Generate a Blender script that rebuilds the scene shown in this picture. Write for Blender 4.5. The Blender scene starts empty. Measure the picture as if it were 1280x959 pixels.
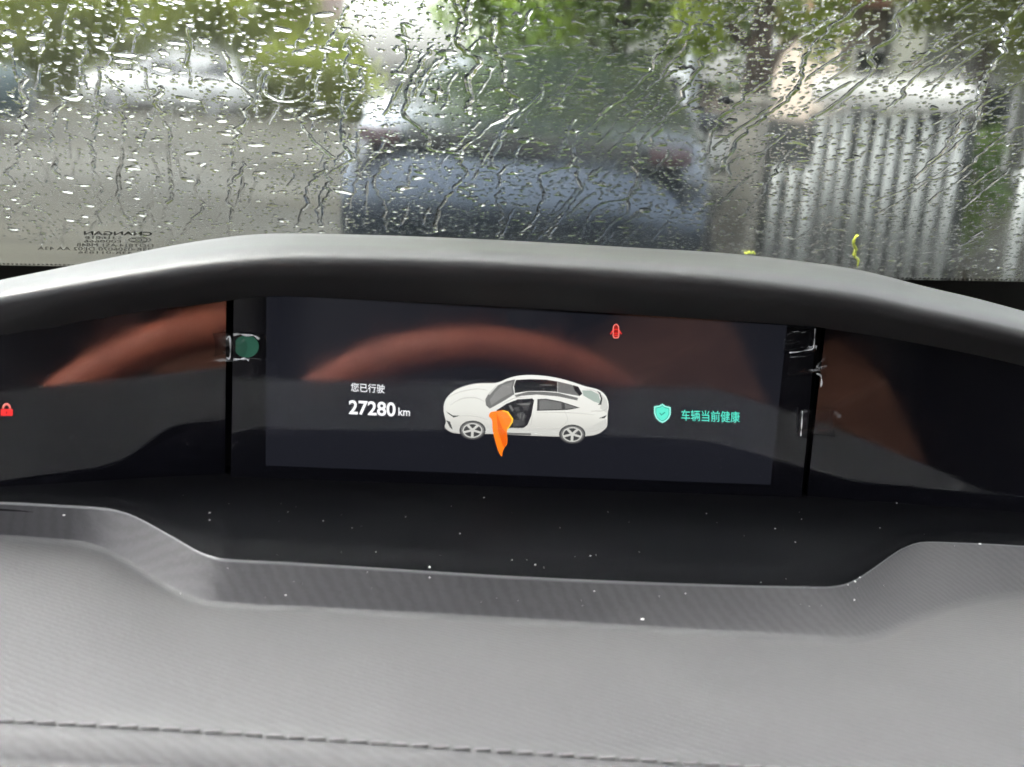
import bpy, bmesh, math, random
import numpy as np
from mathutils import Vector, Matrix
R = math.radians
random.seed(7); rng = np.random.default_rng(11)
sc = bpy.context.scene
col = sc.collection

# ------------------------------------------------------------------ camera
FPX, PITCH, ROLL = 1400.0, R(14.5), R(4.0)           # focal length in photo pixels (1280 wide)
CAM = Vector((0, 0, 1.2))
cam_d = bpy.data.cameras.new('camera'); cam = bpy.data.objects.new('camera', cam_d); col.objects.link(cam)
cam_d.sensor_width = 36; cam_d.lens = 36 * FPX / 1280
cam_d.clip_start = 0.01; cam_d.clip_end = 2000
cam_d.dof.use_dof = True; cam_d.dof.focus_distance = 0.65; cam_d.dof.aperture_fstop = cam_d.lens / 2.8
cam.matrix_world = Matrix.Translation(CAM) @ Matrix.Rotation(R(90) - PITCH, 4, 'X') @ Matrix.Rotation(ROLL, 4, 'Z')
sc.camera = cam
CR = cam.matrix_world.to_3x3()

# ------------------------------------------------------------------ sky, sun, exposure
SUN_EL, SUN_AZ = R(56), R(-72)
w = bpy.data.worlds.new('World'); sc.world = w; w.use_nodes = True
nt = w.node_tree; nt.nodes.clear()
sky = nt.nodes.new('ShaderNodeTexSky'); sky.sky_type = 'NISHITA'; sky.sun_disc = False
sky.sun_elevation = SUN_EL; sky.sun_rotation = SUN_AZ; sky.air_density = 1.0; sky.dust_density = 6.0; sky.ozone_density = 1.0
hs = nt.nodes.new('ShaderNodeHueSaturation'); hs.inputs['Saturation'].default_value = 0.22
bg = nt.nodes.new('ShaderNodeBackground'); bg.inputs[1].default_value = 0.15
wo = nt.nodes.new('ShaderNodeOutputWorld')
nt.links.new(sky.outputs[0], hs.inputs['Color']); nt.links.new(hs.outputs[0], bg.inputs[0]); nt.links.new(bg.outputs[0], wo.inputs[0])
sun_d = bpy.data.lights.new('sun', 'SUN'); sun_d.energy = 1.5; sun_d.angle = R(25); sun_d.color = (1, .97, .93)
sun = bpy.data.objects.new('sun', sun_d); col.objects.link(sun)
sdir = Vector((math.sin(-SUN_AZ) * math.cos(SUN_EL) * -1, math.cos(SUN_AZ) * math.cos(SUN_EL), math.sin(SUN_EL)))
sun.rotation_euler = sdir.to_track_quat('Z', 'Y').to_euler(); sun.location = (0, 0, 30)
sc.view_settings.view_transform = 'Standard'; sc.view_settings.look = 'None'
sc.view_settings.gamma = 1; sc.view_settings.use_curve_mapping = False
EXPO = 2.9
sc.view_settings.exposure = EXPO; KE = 2 ** (0.9 - EXPO)
sc.render.engine = 'CYCLES'
sc.cycles.use_denoising = True
sc.cycles.max_bounces = 14; sc.cycles.transmission_bounces = 10; sc.cycles.transparent_max_bounces = 16
sc.cycles.diffuse_bounces = 4; sc.cycles.glossy_bounces = 5
sc.cycles.sample_clamp_indirect = 8

# ------------------------------------------------------------------ pixel rays and the frame of our own car
def pray(px, py):
    return (CR @ Vector(((px - 640) / FPX, -(py - 479.5) / FPX, -1))).normalized()
def at_dist(px, py, d):                                # world point, d metres ahead
    r = pray(px, py); return CAM + r * (d / r.y)
def on_ground(px, py, z=0.0):
    r = pray(px, py); return CAM + r * ((z - CAM.z) / r.z)
AZ = R(8.2)
Xc = Vector((math.cos(AZ), math.sin(AZ), -0.016)).normalized()
Yc = Vector((-math.sin(AZ), math.cos(AZ), 0)); Yc = (Yc - Xc * Yc.dot(Xc)).normalized()
Zc = Xc.cross(Yc)
SCALE_D = 0.545
ORG = CAM + pray(653, 492) * SCALE_D                   # centre of the middle screen
MC = Matrix(((Xc.x, Yc.x, Zc.x, ORG.x), (Xc.y, Yc.y, Zc.y, ORG.y), (Xc.z, Yc.z, Zc.z, ORG.z), (0, 0, 0, 1)))
MCI = MC.inverted(); MCR = MCI.to_3x3()
CC = MCI @ CAM                                         # camera in car coordinates
def cray(px, py): return MCR @ pray(px, py)
def on_v(px, py, v): r = cray(px, py); return CC + r * ((v - CC.y) / r.y)
def on_w(px, py, z): r = cray(px, py); return CC + r * ((z - CC.z) / r.z)
def on_plane(px, py, p, n): r = cray(px, py); return CC + r * ((p - CC).dot(n) / r.dot(n))

# ------------------------------------------------------------------ helpers
def new_obj(name, verts, faces, mat, parent=None, smooth=False, M=None):
    me = bpy.data.meshes.new(name); me.from_pydata([tuple(v) for v in verts], [], faces); me.update()
    if smooth:
        me.polygons.foreach_set('use_smooth', [True] * len(me.polygons))
    o = bpy.data.objects.new(name, me); col.objects.link(o)
    if mat is not None: me.materials.append(mat)
    if parent is not None: o.parent = parent
    elif M is not None: o.matrix_world = M
    return o
def bm_obj(name, bm, mat, parent=None, smooth=False, M=None):
    bmesh.ops.recalc_face_normals(bm, faces=bm.faces)
    me = bpy.data.meshes.new(name); bm.to_mesh(me); bm.free()
    if smooth: me.polygons.foreach_set('use_smooth', [True] * len(me.polygons))
    o = bpy.data.objects.new(name, me); col.objects.link(o)
    if mat is not None: me.materials.append(mat)
    if parent is not None: o.parent = parent
    elif M is not None: o.matrix_world = M
    return o
def tag(o, label=None, cat=None, group=None, kind=None):
    if label: o['label'] = label
    if cat: o['category'] = cat
    if group: o['group'] = group
    if kind: o['kind'] = kind
    return o
def empty(name, M, label=None, cat=None, group=None):
    o = bpy.data.objects.new(name, None); col.objects.link(o); o.matrix_world = M; o.empty_display_size = .05
    return tag(o, label, cat, group)
def box(bm, c, s, rot=None, bevel=0.0):
    m = Matrix.Translation(c) @ (rot.to_4x4() if rot else Matrix.Identity(4)) @ Matrix.Diagonal((s[0], s[1], s[2], 1))
    r = bmesh.ops.create_cube(bm, size=1, matrix=m)
    if bevel:
        es = list({e for v in r['verts'] for e in v.link_edges})
        bmesh.ops.bevel(bm, geom=es, offset=bevel, segments=2, affect='EDGES', profile=.6)
def loft(rows, close=False):
    """rows: lists of points with equal counts -> verts, quads"""
    n = len(rows[0]); V = [p for r in rows for p in r]; F = []
    for i in range(len(rows) - 1):
        for j in range(n - 1 + (1 if close else 0)):
            a = i * n + j; b = i * n + (j + 1) % n; F.append((a, b, b + n, a + n))
    return V, F
def interp(pts, x):
    xs = [p[0] for p in pts]; ys = [p[1] for p in pts]
    return float(np.interp(x, xs, ys))
def smooth_line(pts, n):
    """Catmull-Rom through 2D/3D points, n samples"""
    P = [np.array(p, float) for p in pts]; P = [2 * P[0] - P[1]] + P + [2 * P[-1] - P[-2]]
    m = len(P) - 3; out = []
    for k in range(n):
        t = k / (n - 1) * m; i = min(int(t), m - 1); t -= i
        a, b, c, d = P[i:i + 4]
        out.append(.5 * ((2 * b) + (c - a) * t + (2 * a - 5 * b + 4 * c - d) * t * t + (3 * b - a - 3 * c + d) * t ** 3))
    return out

# ------------------------------------------------------------------ materials
def mat(name, color=(.5, .5, .5), rough=.5, spec=.5, metal=0, coat=0, emit=None, estr=1, ior=1.45, **kw):
    m = bpy.data.materials.new(name); m.use_nodes = True
    b = m.node_tree.nodes['Principled BSDF']
    b.inputs['Base Color'].default_value = (*color, 1); b.inputs['Roughness'].default_value = rough
    b.inputs['Specular IOR Level'].default_value = spec; b.inputs['Metallic'].default_value = metal
    b.inputs['Coat Weight'].default_value = coat; b.inputs['IOR'].default_value = ior
    if emit: b.inputs['Emission Color'].default_value = (*emit, 1); b.inputs['Emission Strength'].default_value = estr
    return m
def nodes(m): return m.node_tree.nodes, m.node_tree.links, m.node_tree.nodes['Principled BSDF']
def noise_color(m, a, b, scale, detail=4, coord='Object', lo=.35, hi=.65, bump=0, bscale=None, dist=.01):
    N, L, P = nodes(m)
    tc = N.new('ShaderNodeTexCoord'); nz = N.new('ShaderNodeTexNoise'); nz.inputs['Scale'].default_value = scale; nz.inputs['Detail'].default_value = detail
    L.new(tc.outputs[coord], nz.inputs['Vector'])
    cr = N.new('ShaderNodeValToRGB'); cr.color_ramp.elements[0].position = lo; cr.color_ramp.elements[1].position = hi
    cr.color_ramp.elements[0].color = (*a, 1); cr.color_ramp.elements[1].color = (*b, 1)
    L.new(nz.outputs['Fac'], cr.inputs['Fac']); L.new(cr.outputs['Color'], P.inputs['Base Color'])
    if bump:
        n2 = N.new('ShaderNodeTexNoise'); n2.inputs['Scale'].default_value = bscale or scale * 6; n2.inputs['Detail'].default_value = 3
        L.new(tc.outputs[coord], n2.inputs['Vector'])
        bp = N.new('ShaderNodeBump'); bp.inputs['Strength'].default_value = bump; bp.inputs['Distance'].default_value = dist
        L.new(n2.outputs['Fac'], bp.inputs['Height']); L.new(bp.outputs['Normal'], P.inputs['Normal'])
    return m

# padded dash cover: woven diagonal grain
def pad_material(name, c0, c1, rough=.55, weave=True, grain=900):
    m = mat(name, c0, rough, .45); N, L, P = nodes(m)
    tc = N.new('ShaderNodeTexCoord')
    nz = N.new('ShaderNodeTexNoise'); nz.inputs['Scale'].default_value = 9; nz.inputs['Detail'].default_value = 5
    L.new(tc.outputs['Object'], nz.inputs['Vector'])
    cr = N.new('ShaderNodeValToRGB'); cr.color_ramp.elements[0].position = .3; cr.color_ramp.elements[1].position = .7
    cr.color_ramp.elements[0].color = (*c0, 1); cr.color_ramp.elements[1].color = (*c1, 1)
    L.new(nz.outputs['Fac'], cr.inputs['Fac']); L.new(cr.outputs['Color'], P.inputs['Base Color'])
    mp = N.new('ShaderNodeMapping'); mp.inputs['Rotation'].default_value = (0, 0, R(28)); mp.inputs['Scale'].default_value = (.35, 1, 1)
    L.new(tc.outputs['Object'], mp.inputs['Vector'])
    g = N.new('ShaderNodeTexNoise'); g.inputs['Scale'].default_value = grain; g.inputs['Detail'].default_value = 2
    L.new(mp.outputs['Vector'], g.inputs['Vector'])
    h = g.outputs['Fac']; colr = cr.outputs['Color']
    if weave:
        mp2 = N.new('ShaderNodeMapping'); mp2.inputs['Rotation'].default_value = (0, 0, R(33)); L.new(tc.outputs['Object'], mp2.inputs['Vector'])
        wv = N.new('ShaderNodeTexWave'); wv.inputs['Scale'].default_value = 110; wv.inputs['Distortion'].default_value = 3
        wv.inputs['Detail'].default_value = 2; wv.inputs['Detail Scale'].default_value = 3; wv.bands_direction = 'Y'
        L.new(mp2.outputs['Vector'], wv.inputs['Vector'])
        mx = N.new('ShaderNodeMath'); mx.operation = 'ADD'; L.new(g.outputs['Fac'], mx.inputs[0]); L.new(wv.outputs['Fac'], mx.inputs[1]); h = mx.outputs[0]
        sh = N.new('ShaderNodeMapRange'); sh.inputs['From Min'].default_value = .2; sh.inputs['From Max'].default_value = 1.6; sh.inputs['To Min'].default_value = .86; sh.inputs['To Max'].default_value = 1.10
        L.new(h, sh.inputs['Value']); ml = N.new('ShaderNodeVectorMath'); ml.operation = 'SCALE'; L.new(cr.outputs['Color'], ml.inputs[0]); L.new(sh.outputs[0], ml.inputs['Scale']); L.new(ml.outputs[0], P.inputs['Base Color'])
    bp = N.new('ShaderNodeBump'); bp.inputs['Strength'].default_value = .16; bp.inputs['Distance'].default_value = .0004
    L.new(h, bp.inputs['Height']); L.new(bp.outputs['Normal'], P.inputs['Normal'])
    return m
M_PAD = pad_material('dash_pad', (.049, .0475, .050), (.057, .0555, .0575), .66)
M_HOOD = pad_material('hood_skin', (.034, .0335, .034), (.040, .0395, .0395), .5, weave=False, grain=1400)
M_SHELF = pad_material('shelf_black', (0.0026, 0.0026, 0.0033), (0.0046, 0.0046, 0.0053), .6, weave=False, grain=1600)
nodes(M_SHELF)[2].inputs['Specular IOR Level'].default_value = .04
M_UNDER = mat('underside_black', (.008, .008, .01), .7, .2)
M_TRIM = mat('trim_edge', (0.0924, 0.0924, 0.0957), .45, .5)
M_THREAD = noise_color(mat('thread', (.2, .2, .2), .8), (0.0858, 0.0845, 0.0858), (0.1188, 0.1155, 0.1175), 300)
M_CABIN = noise_color(mat('cabin_dark', (.02, .02, .022), .8), (.014, .014, .016), (.03, .03, .033), 14)
M_LEATHER = noise_color(mat('leather_brown', (.30, .10, .05), .45), (.38, .105, .062), (.47, .14, .082), 25, bump=.2, bscale=700, dist=.0006)
M_TAN = noise_color(mat('leather_tan', (.22, .11, .07), .5), (.30, .13, .08), (.40, .18, .11), 20, bump=.2, bscale=500, dist=.0006)
M_LINER = noise_color(mat('headliner', (.10, .10, .10), .9), (.09, .09, .092), (.12, .12, .12), 60)
M_BLACKPL = mat('black_plastic', (.012, .012, .013), .35)
M_SATIN = mat('satin_metal', (.5, .5, .52), .3, metal=1)

def glass_display(name, base, emit, estr):
    m = mat(name, base, .035, .5, ior=1.76, emit=emit, estr=estr)
    N, L, P = nodes(m)
    tc = N.new('ShaderNodeTexCoord'); nz = N.new('ShaderNodeTexNoise'); nz.inputs['Scale'].default_value = 38; nz.inputs['Detail'].default_value = 5
    L.new(tc.outputs['Object'], nz.inputs['Vector'])
    mr = N.new('ShaderNodeMapRange'); mr.inputs['From Min'].default_value = .35; mr.inputs['From Max'].default_value = .75
    mr.inputs['To Min'].default_value = .045; mr.inputs['To Max'].default_value = .105
    L.new(nz.outputs['Fac'], mr.inputs['Value']); L.new(mr.outputs[0], P.inputs['Roughness'])
    return m
M_GLASSBLK = glass_display('display_glass_black', (.004, .004, .006), (0, 0, 0), 0)
M_LCD = glass_display('display_lit_black', (.004, .004, .006), (.0052, .0056, .0078), KE)
def ink(name, c, s=1.0):
    return mat(name, (.004, .004, .004), .05, .5, ior=1.8, emit=c, estr=s * KE)
I_WHITE = ink('screen_white', (.86, .86, .80), .53); I_TEXT = ink('screen_text', (.92, .93, .95), .62)
_N, _L, _P = nodes(I_WHITE)
_t = _N.new('ShaderNodeTexCoord'); _s = _N.new('ShaderNodeSeparateXYZ'); _r = _N.new('ShaderNodeMapRange'); _c = _N.new('ShaderNodeValToRGB')
_r.inputs['From Min'].default_value = -.024; _r.inputs['From Max'].default_value = .008
_c.color_ramp.elements[0].color = (.52, .51, .47, 1); _c.color_ramp.elements[1].color = (.95, .95, .9, 1); _e = _c.color_ramp.elements.new(.45); _e.color = (.82, .82, .76, 1)
_L.new(_t.outputs['Object'], _s.inputs[0]); _L.new(_s.outputs['Z'], _r.inputs['Value']); _L.new(_r.outputs[0], _c.inputs['Fac']); _L.new(_c.outputs['Color'], _P.inputs['Emission Color'])
I_GREYL = ink('screen_light_grey', (.62, .62, .58), .55); I_SHADE = ink('screen_shade', (.58, .57, .53), .55)
I_GREY = ink('screen_grey', (.17, .17, .165), .55); I_DGREY = ink('screen_dark_grey', (.06, .06, .062), .5)
I_BLACK = ink('screen_black', (.012, .011, .015), .5); I_MINT = ink('screen_mint_glass', (.40, .48, .43), .55)
I_ORANGE = ink('screen_orange', (1, .22, .012), .6); I_ORANGE2 = ink('screen_orange_dark', (.78, .12, .006), .6); I_YELLOW = ink('screen_yellow', (1, .6, .03), .6)
I_TEAL = ink('screen_teal', (.10, .82, .62), .55); I_TEALL = ink('screen_teal_light', (.35, .95, .80), .55); I_TEALD = ink('screen_teal_dark', (.02, .32, .25), .55)
I_RED = ink('screen_red', (.95, .03, .03), .6); I_REDL = ink('screen_red_light', (1, .22, .18), .6); I_REDD = ink('screen_red_dark', (.25, .004, .004), .6)

# clear pane: see-through with a real Fresnel reflection
def pane_material(name, tint=(.93, .95, .94), ior=1.5):
    m = bpy.data.materials.new(name); m.use_nodes = True; N = m.node_tree.nodes; L = m.node_tree.links; N.clear()
    o = N.new('ShaderNodeOutputMaterial'); mx = N.new('ShaderNodeMixShader'); t = N.new('ShaderNodeBsdfTransparent'); g = N.new('ShaderNodeBsdfGlossy')
    lw = N.new('ShaderNodeLayerWeight'); pw = N.new('ShaderNodeMath'); pw.operation = 'POWER'; pw.inputs[1].default_value = 5    # Schlick, alike from both sides
    f = N.new('ShaderNodeMath'); f.operation = 'MULTIPLY_ADD'; f0 = ((ior - 1) / (ior + 1)) ** 2; f.inputs[1].default_value = 1 - f0; f.inputs[2].default_value = f0
    L.new(lw.outputs['Facing'], pw.inputs[0]); L.new(pw.outputs[0], f.inputs[0])
    t.inputs[0].default_value = (*tint, 1); g.inputs['Roughness'].default_value = .02
    L.new(f.outputs[0], mx.inputs[0]); L.new(t.outputs[0], mx.inputs[1]); L.new(g.outputs[0], mx.inputs[2]); L.new(mx.outputs[0], o.inputs[0])
    return m
M_PANE = pane_material('windscreen_glass', ior=1.3)
M_FILM = pane_material('clear_film', (.88, .88, .88), 1.5)
def glass_bsdf(name, ior, rough=0.0):
    m = bpy.data.materials.new(name); m.use_nodes = True; N = m.node_tree.nodes; L = m.node_tree.links; N.clear()
    o = N.new('ShaderNodeOutputMaterial'); g = N.new('ShaderNodeBsdfGlass'); g.inputs['IOR'].default_value = ior; g.inputs['Roughness'].default_value = rough
    L.new(g.outputs[0], o.inputs[0]); return m
M_WATER = glass_bsdf('water', 1.333)
M_WETFILM = glass_bsdf('wet_film', 1.333, .12)
_N, _L = M_WETFILM.node_tree.nodes, M_WETFILM.node_tree.links
_g = [n for n in _N if n.type == 'BSDF_GLASS'][0]; _t = _N.new('ShaderNodeTexCoord'); _n = _N.new('ShaderNodeTexNoise'); _n.inputs['Scale'].default_value = 14; _n.inputs['Detail'].default_value = 4
_m = _N.new('ShaderNodeMapRange'); _m.inputs['From Min'].default_value = .35; _m.inputs['From Max'].default_value = .7; _m.inputs['To Min'].default_value = .03; _m.inputs['To Max'].default_value = .07
_L.new(_t.outputs['Object'], _n.inputs['Vector']); _L.new(_n.outputs['Fac'], _m.inputs['Value']); _L.new(_m.outputs[0], _g.inputs['Roughness'])
M_FRIT = mat('frit_black', (.004, .004, .004), .6, .05)
M_MARK = mat('glass_print', (.03, .03, .03), .6)

# ================================================================== the setting outside
M_GROUND = noise_color(mat('wet_paving', (.13, .125, .11), .4), (.010, .0100, .0070), (.036, .0338, .0255), .45, 6, bump=.25, bscale=40, dist=.01)
N, L, P = nodes(M_GROUND)
_tc = N.new('ShaderNodeTexCoord'); _nz = N.new('ShaderNodeTexNoise'); _nz.inputs['Scale'].default_value = .35; _nz.inputs['Detail'].default_value = 4
_mr = N.new('ShaderNodeMapRange'); _mr.inputs['From Min'].default_value = .38; _mr.inputs['From Max'].default_value = .62
_mr.inputs['To Min'].default_value = .45; _mr.inputs['To Max'].default_value = .8; P.inputs['Specular IOR Level'].default_value = .08
L.new(_tc.outputs['Object'], _nz.inputs['Vector']); L.new(_nz.outputs['Fac'], _mr.inputs['Value']); L.new(_mr.outputs[0], P.inputs['Roughness'])
V = [(-600, -60, 0), (600, -60, 0), (600, 900, 0), (-600, 900, 0)]
tag(new_obj('ground', V, [(0, 1, 2, 3)], M_GROUND), kind='structure')

M_BARK = noise_color(mat('bark', (.07, .05, .035), .9), (0.0238, 0.0177, 0.0136), (0.0748, 0.0544, 0.0394), 9, bump=.8, bscale=30, dist=.03)
def leaf_mat(name, a, b):
    m = bpy.data.materials.new(name); m.use_nodes = True; N, L, P = nodes(m)
    tc = N.new('ShaderNodeTexCoord'); nz = N.new('ShaderNodeTexNoise'); nz.inputs['Scale'].default_value = 1.6; nz.inputs['Detail'].default_value = 6
    L.new(tc.outputs['Object'], nz.inputs['Vector'])
    cr = N.new('ShaderNodeValToRGB'); cr.color_ramp.elements[0].position = .36; cr.color_ramp.elements[1].position = .64
    cr.color_ramp.elements[0].color = (*a, 1); cr.color_ramp.elements[1].color = (*b, 1)
    L.new(nz.outputs['Fac'], cr.inputs['Fac']); L.new(cr.outputs['Color'], P.inputs['Base Color'])
    P.inputs['Roughness'].default_value = .35
    tr = N.new('ShaderNodeBsdfTranslucent'); L.new(cr.outputs['Color'], tr.inputs['Color'])
    mx = N.new('ShaderNodeMixShader'); mx.inputs[0].default_value = .5
    out = N['Material Output']; L.new(P.outputs[0], mx.inputs[1]); L.new(tr.outputs[0], mx.inputs[2]); L.new(mx.outputs[0], out.inputs[0])
    return m
LF_OLIVE = leaf_mat('leaf_olive', (0.1088, 0.1428, 0.0204), (0.2584, 0.2992, 0.0476))
LF_GREEN = leaf_mat('leaf_green', (0.0544, 0.1088, 0.0136), (0.1768, 0.2584, 0.0306))
LF_LIME = leaf_mat('leaf_lime', (0.1632, 0.2312, 0.0204), (0.3264, 0.3944, 0.0476))
LF_DARK = leaf_mat('leaf_dark', (0.0204, 0.034, 0.015), (0.0544, 0.0748, 0.0306))

def tube(bm, pts, radii, seg=10):
    rings = []
    for i, p in enumerate(pts):
        p = Vector(p); d = Vector(pts[min(i + 1, len(pts) - 1)]) - Vector(pts[max(i - 1, 0)]); d.normalize()
        a = d.orthogonal().normalized()
        if i and rings: a = (rings[-1][1] - d * rings[-1][1].dot(d)).normalized()
        b = d.cross(a); rings.append(([bm.verts.new(p + (a * math.cos(t) + b * math.sin(t)) * radii[i]) for t in [2 * math.pi * k / seg for k in range(seg)]], a))
    for (r0, _), (r1, _) in zip(rings, rings[1:]):
        for k in range(seg): bm.faces.new((r0[k], r0[(k + 1) % seg], r1[(k + 1) % seg], r1[k]))
    bm.faces.new(rings[0][0][::-1]); bm.faces.new(rings[-1][0])
def crown_mesh(name, blobs, n, size, m, parent):
    """leaf-sized faces in clumps through several lobes; blobs: (cx,cy,cz,rx,ry,rz)"""
    vol = np.array([b[3] * b[4] * b[5] for b in blobs]) ** .8; vol /= vol.sum()
    nclump = max(30, n // 22)
    which = rng.choice(len(blobs), nclump, p=vol)
    B = np.array(blobs)[which]
    d = rng.normal(size=(nclump, 3)); d /= np.linalg.norm(d, axis=1)[:, None]
    rad = rng.random(nclump) ** .45
    cc = B[:, :3] + d * rad[:, None] * B[:, 3:]
    ci = rng.integers(0, nclump, n)
    c = cc[ci] + rng.normal(size=(n, 3)) * np.clip(B[ci, 3:] * .16, .05, .4)
    a = rng.normal(size=(n, 3)); a /= np.linalg.norm(a, axis=1)[:, None]
    b = rng.normal(size=(n, 3)); b -= a * (a * b).sum(1)[:, None]; b /= np.linalg.norm(b, axis=1)[:, None]
    s = size * rng.uniform(.6, 1.4, n)[:, None]
    q = np.stack([c - a * s, c + b * s * .45, c + a * s, c - b * s * .45], 1).reshape(-1, 3)
    f = np.arange(4 * n).reshape(-1, 4)
    return new_obj(name, q.tolist(), f.tolist(), m, parent)
def tree(name, pos, label, trunk, blobs, n, size, lm, group, limbs=4, lean=(0, 0), cat='tree'):
    """trunk: (radius, height)"""
    t = empty(name, Matrix.Translation((pos[0], pos[1], 0)), label, cat, group)
    r, h = trunk; bm = bmesh.new(); k = 7
    pts = [(lean[0] * (i / k) ** 1.5 + .04 * h * .12 * math.sin(i * 1.7), lean[1] * (i / k) ** 1.5, h * i / k - .05) for i in range(k + 1)]
    tube(bm, pts, [r * (1.35 if i == 0 else 1) * (1 - .55 * i / k) for i in range(k + 1)])
    for j in range(limbs):
        b = blobs[j % len(blobs)]; s = pts[3 + j % 4]
        e = (b[0] * .8 + random.uniform(-.2, .2), b[1] * .8, b[2] + random.uniform(-.2, .3)); mid = ((s[0] + e[0]) / 2, (s[1] + e[1]) / 2, (s[2] + e[2]) / 2 + .15)
        tube(bm, [s, mid, e], [r * .45, r * .3, r * .08], 7)
    bm_obj('trunk', bm, M_BARK, t, smooth=True)
    crown_mesh('crown', blobs, n, size, lm, t)
    return t

# ---- cars ------------------------------------------------------------------
M_TYRE = mat('tyre', (.02, .02, .02), .8); M_CGLASS = mat('car_glass', (.012, .014, .016), .06, .5, ior=1.4)
M_TAIL = mat('tail_red', (.035, .006, .008), .35, coat=.1); M_HEADL = mat('head_lamp', (.65, .66, .68), .1, coat=.6)
M_PLATE = mat('plate_blue', (.02, .035, .09), .5); M_RIM = mat('wheel_rim', (.45, .45, .46), .3, metal=.8); M_DTRIM = mat('dark_trim', (.018, .018, .018), .55)
def paint(name, c, metal=0.2): return noise_color(mat(name, c, .3, metal=metal, coat=.5), tuple(x * .94 for x in c), c, 3)
def hull(name, st, m, parent, cap=True):
    """st: (y, half-width, zlow, zbelt, crown)"""
    rows = []
    for (y, hw, zl, zb, cr) in st:
        h = zb - zl
        half = [(hw * .55, zl), (hw * .93, zl + .03), (hw * .985, zl + h * .22), (hw, zl + h * .5), (hw * .985, zl + h * .72), (hw * .95, zl + h * .9), (hw * .88, zb - .005), (hw * .55, zb + cr * .7), (0, zb + cr)]
        rows.append([Vector((-x, y, z)) for x, z in half] + [Vector((x, y, z)) for x, z in half[-2::-1]])
    V, F = loft(rows); n = len(rows[0])
    for k in range(len(rows) - 1): F.append((k * n, (k + 1) * n, (k + 1) * n + n - 1, k * n + n - 1))
    if cap: F.append(tuple(range(n))); F.append(tuple((len(rows) - 1) * n + i for i in range(n))[::-1])
    return new_obj(name, V, F, m, parent, smooth=True)
def quad_panel(name, pts, m, parent, th=.012):
    n = len(pts); P_ = [Vector(p) for p in pts]; nn = (P_[1] - P_[0]).cross(P_[2] - P_[0]).normalized() * th
    V = P_ + [p - nn for p in P_]; F = [tuple(range(n)), tuple(range(2 * n - 1, n - 1, -1))] + [(i, (i + 1) % n, n + (i + 1) % n, n + i) for i in range(n)]
    o = new_obj(name, V, F, m, parent)
    bm = bmesh.new(); bm.from_mesh(o.data); bmesh.ops.recalc_face_normals(bm, faces=bm.faces); bm.to_mesh(o.data); bm.free(); return o
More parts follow.
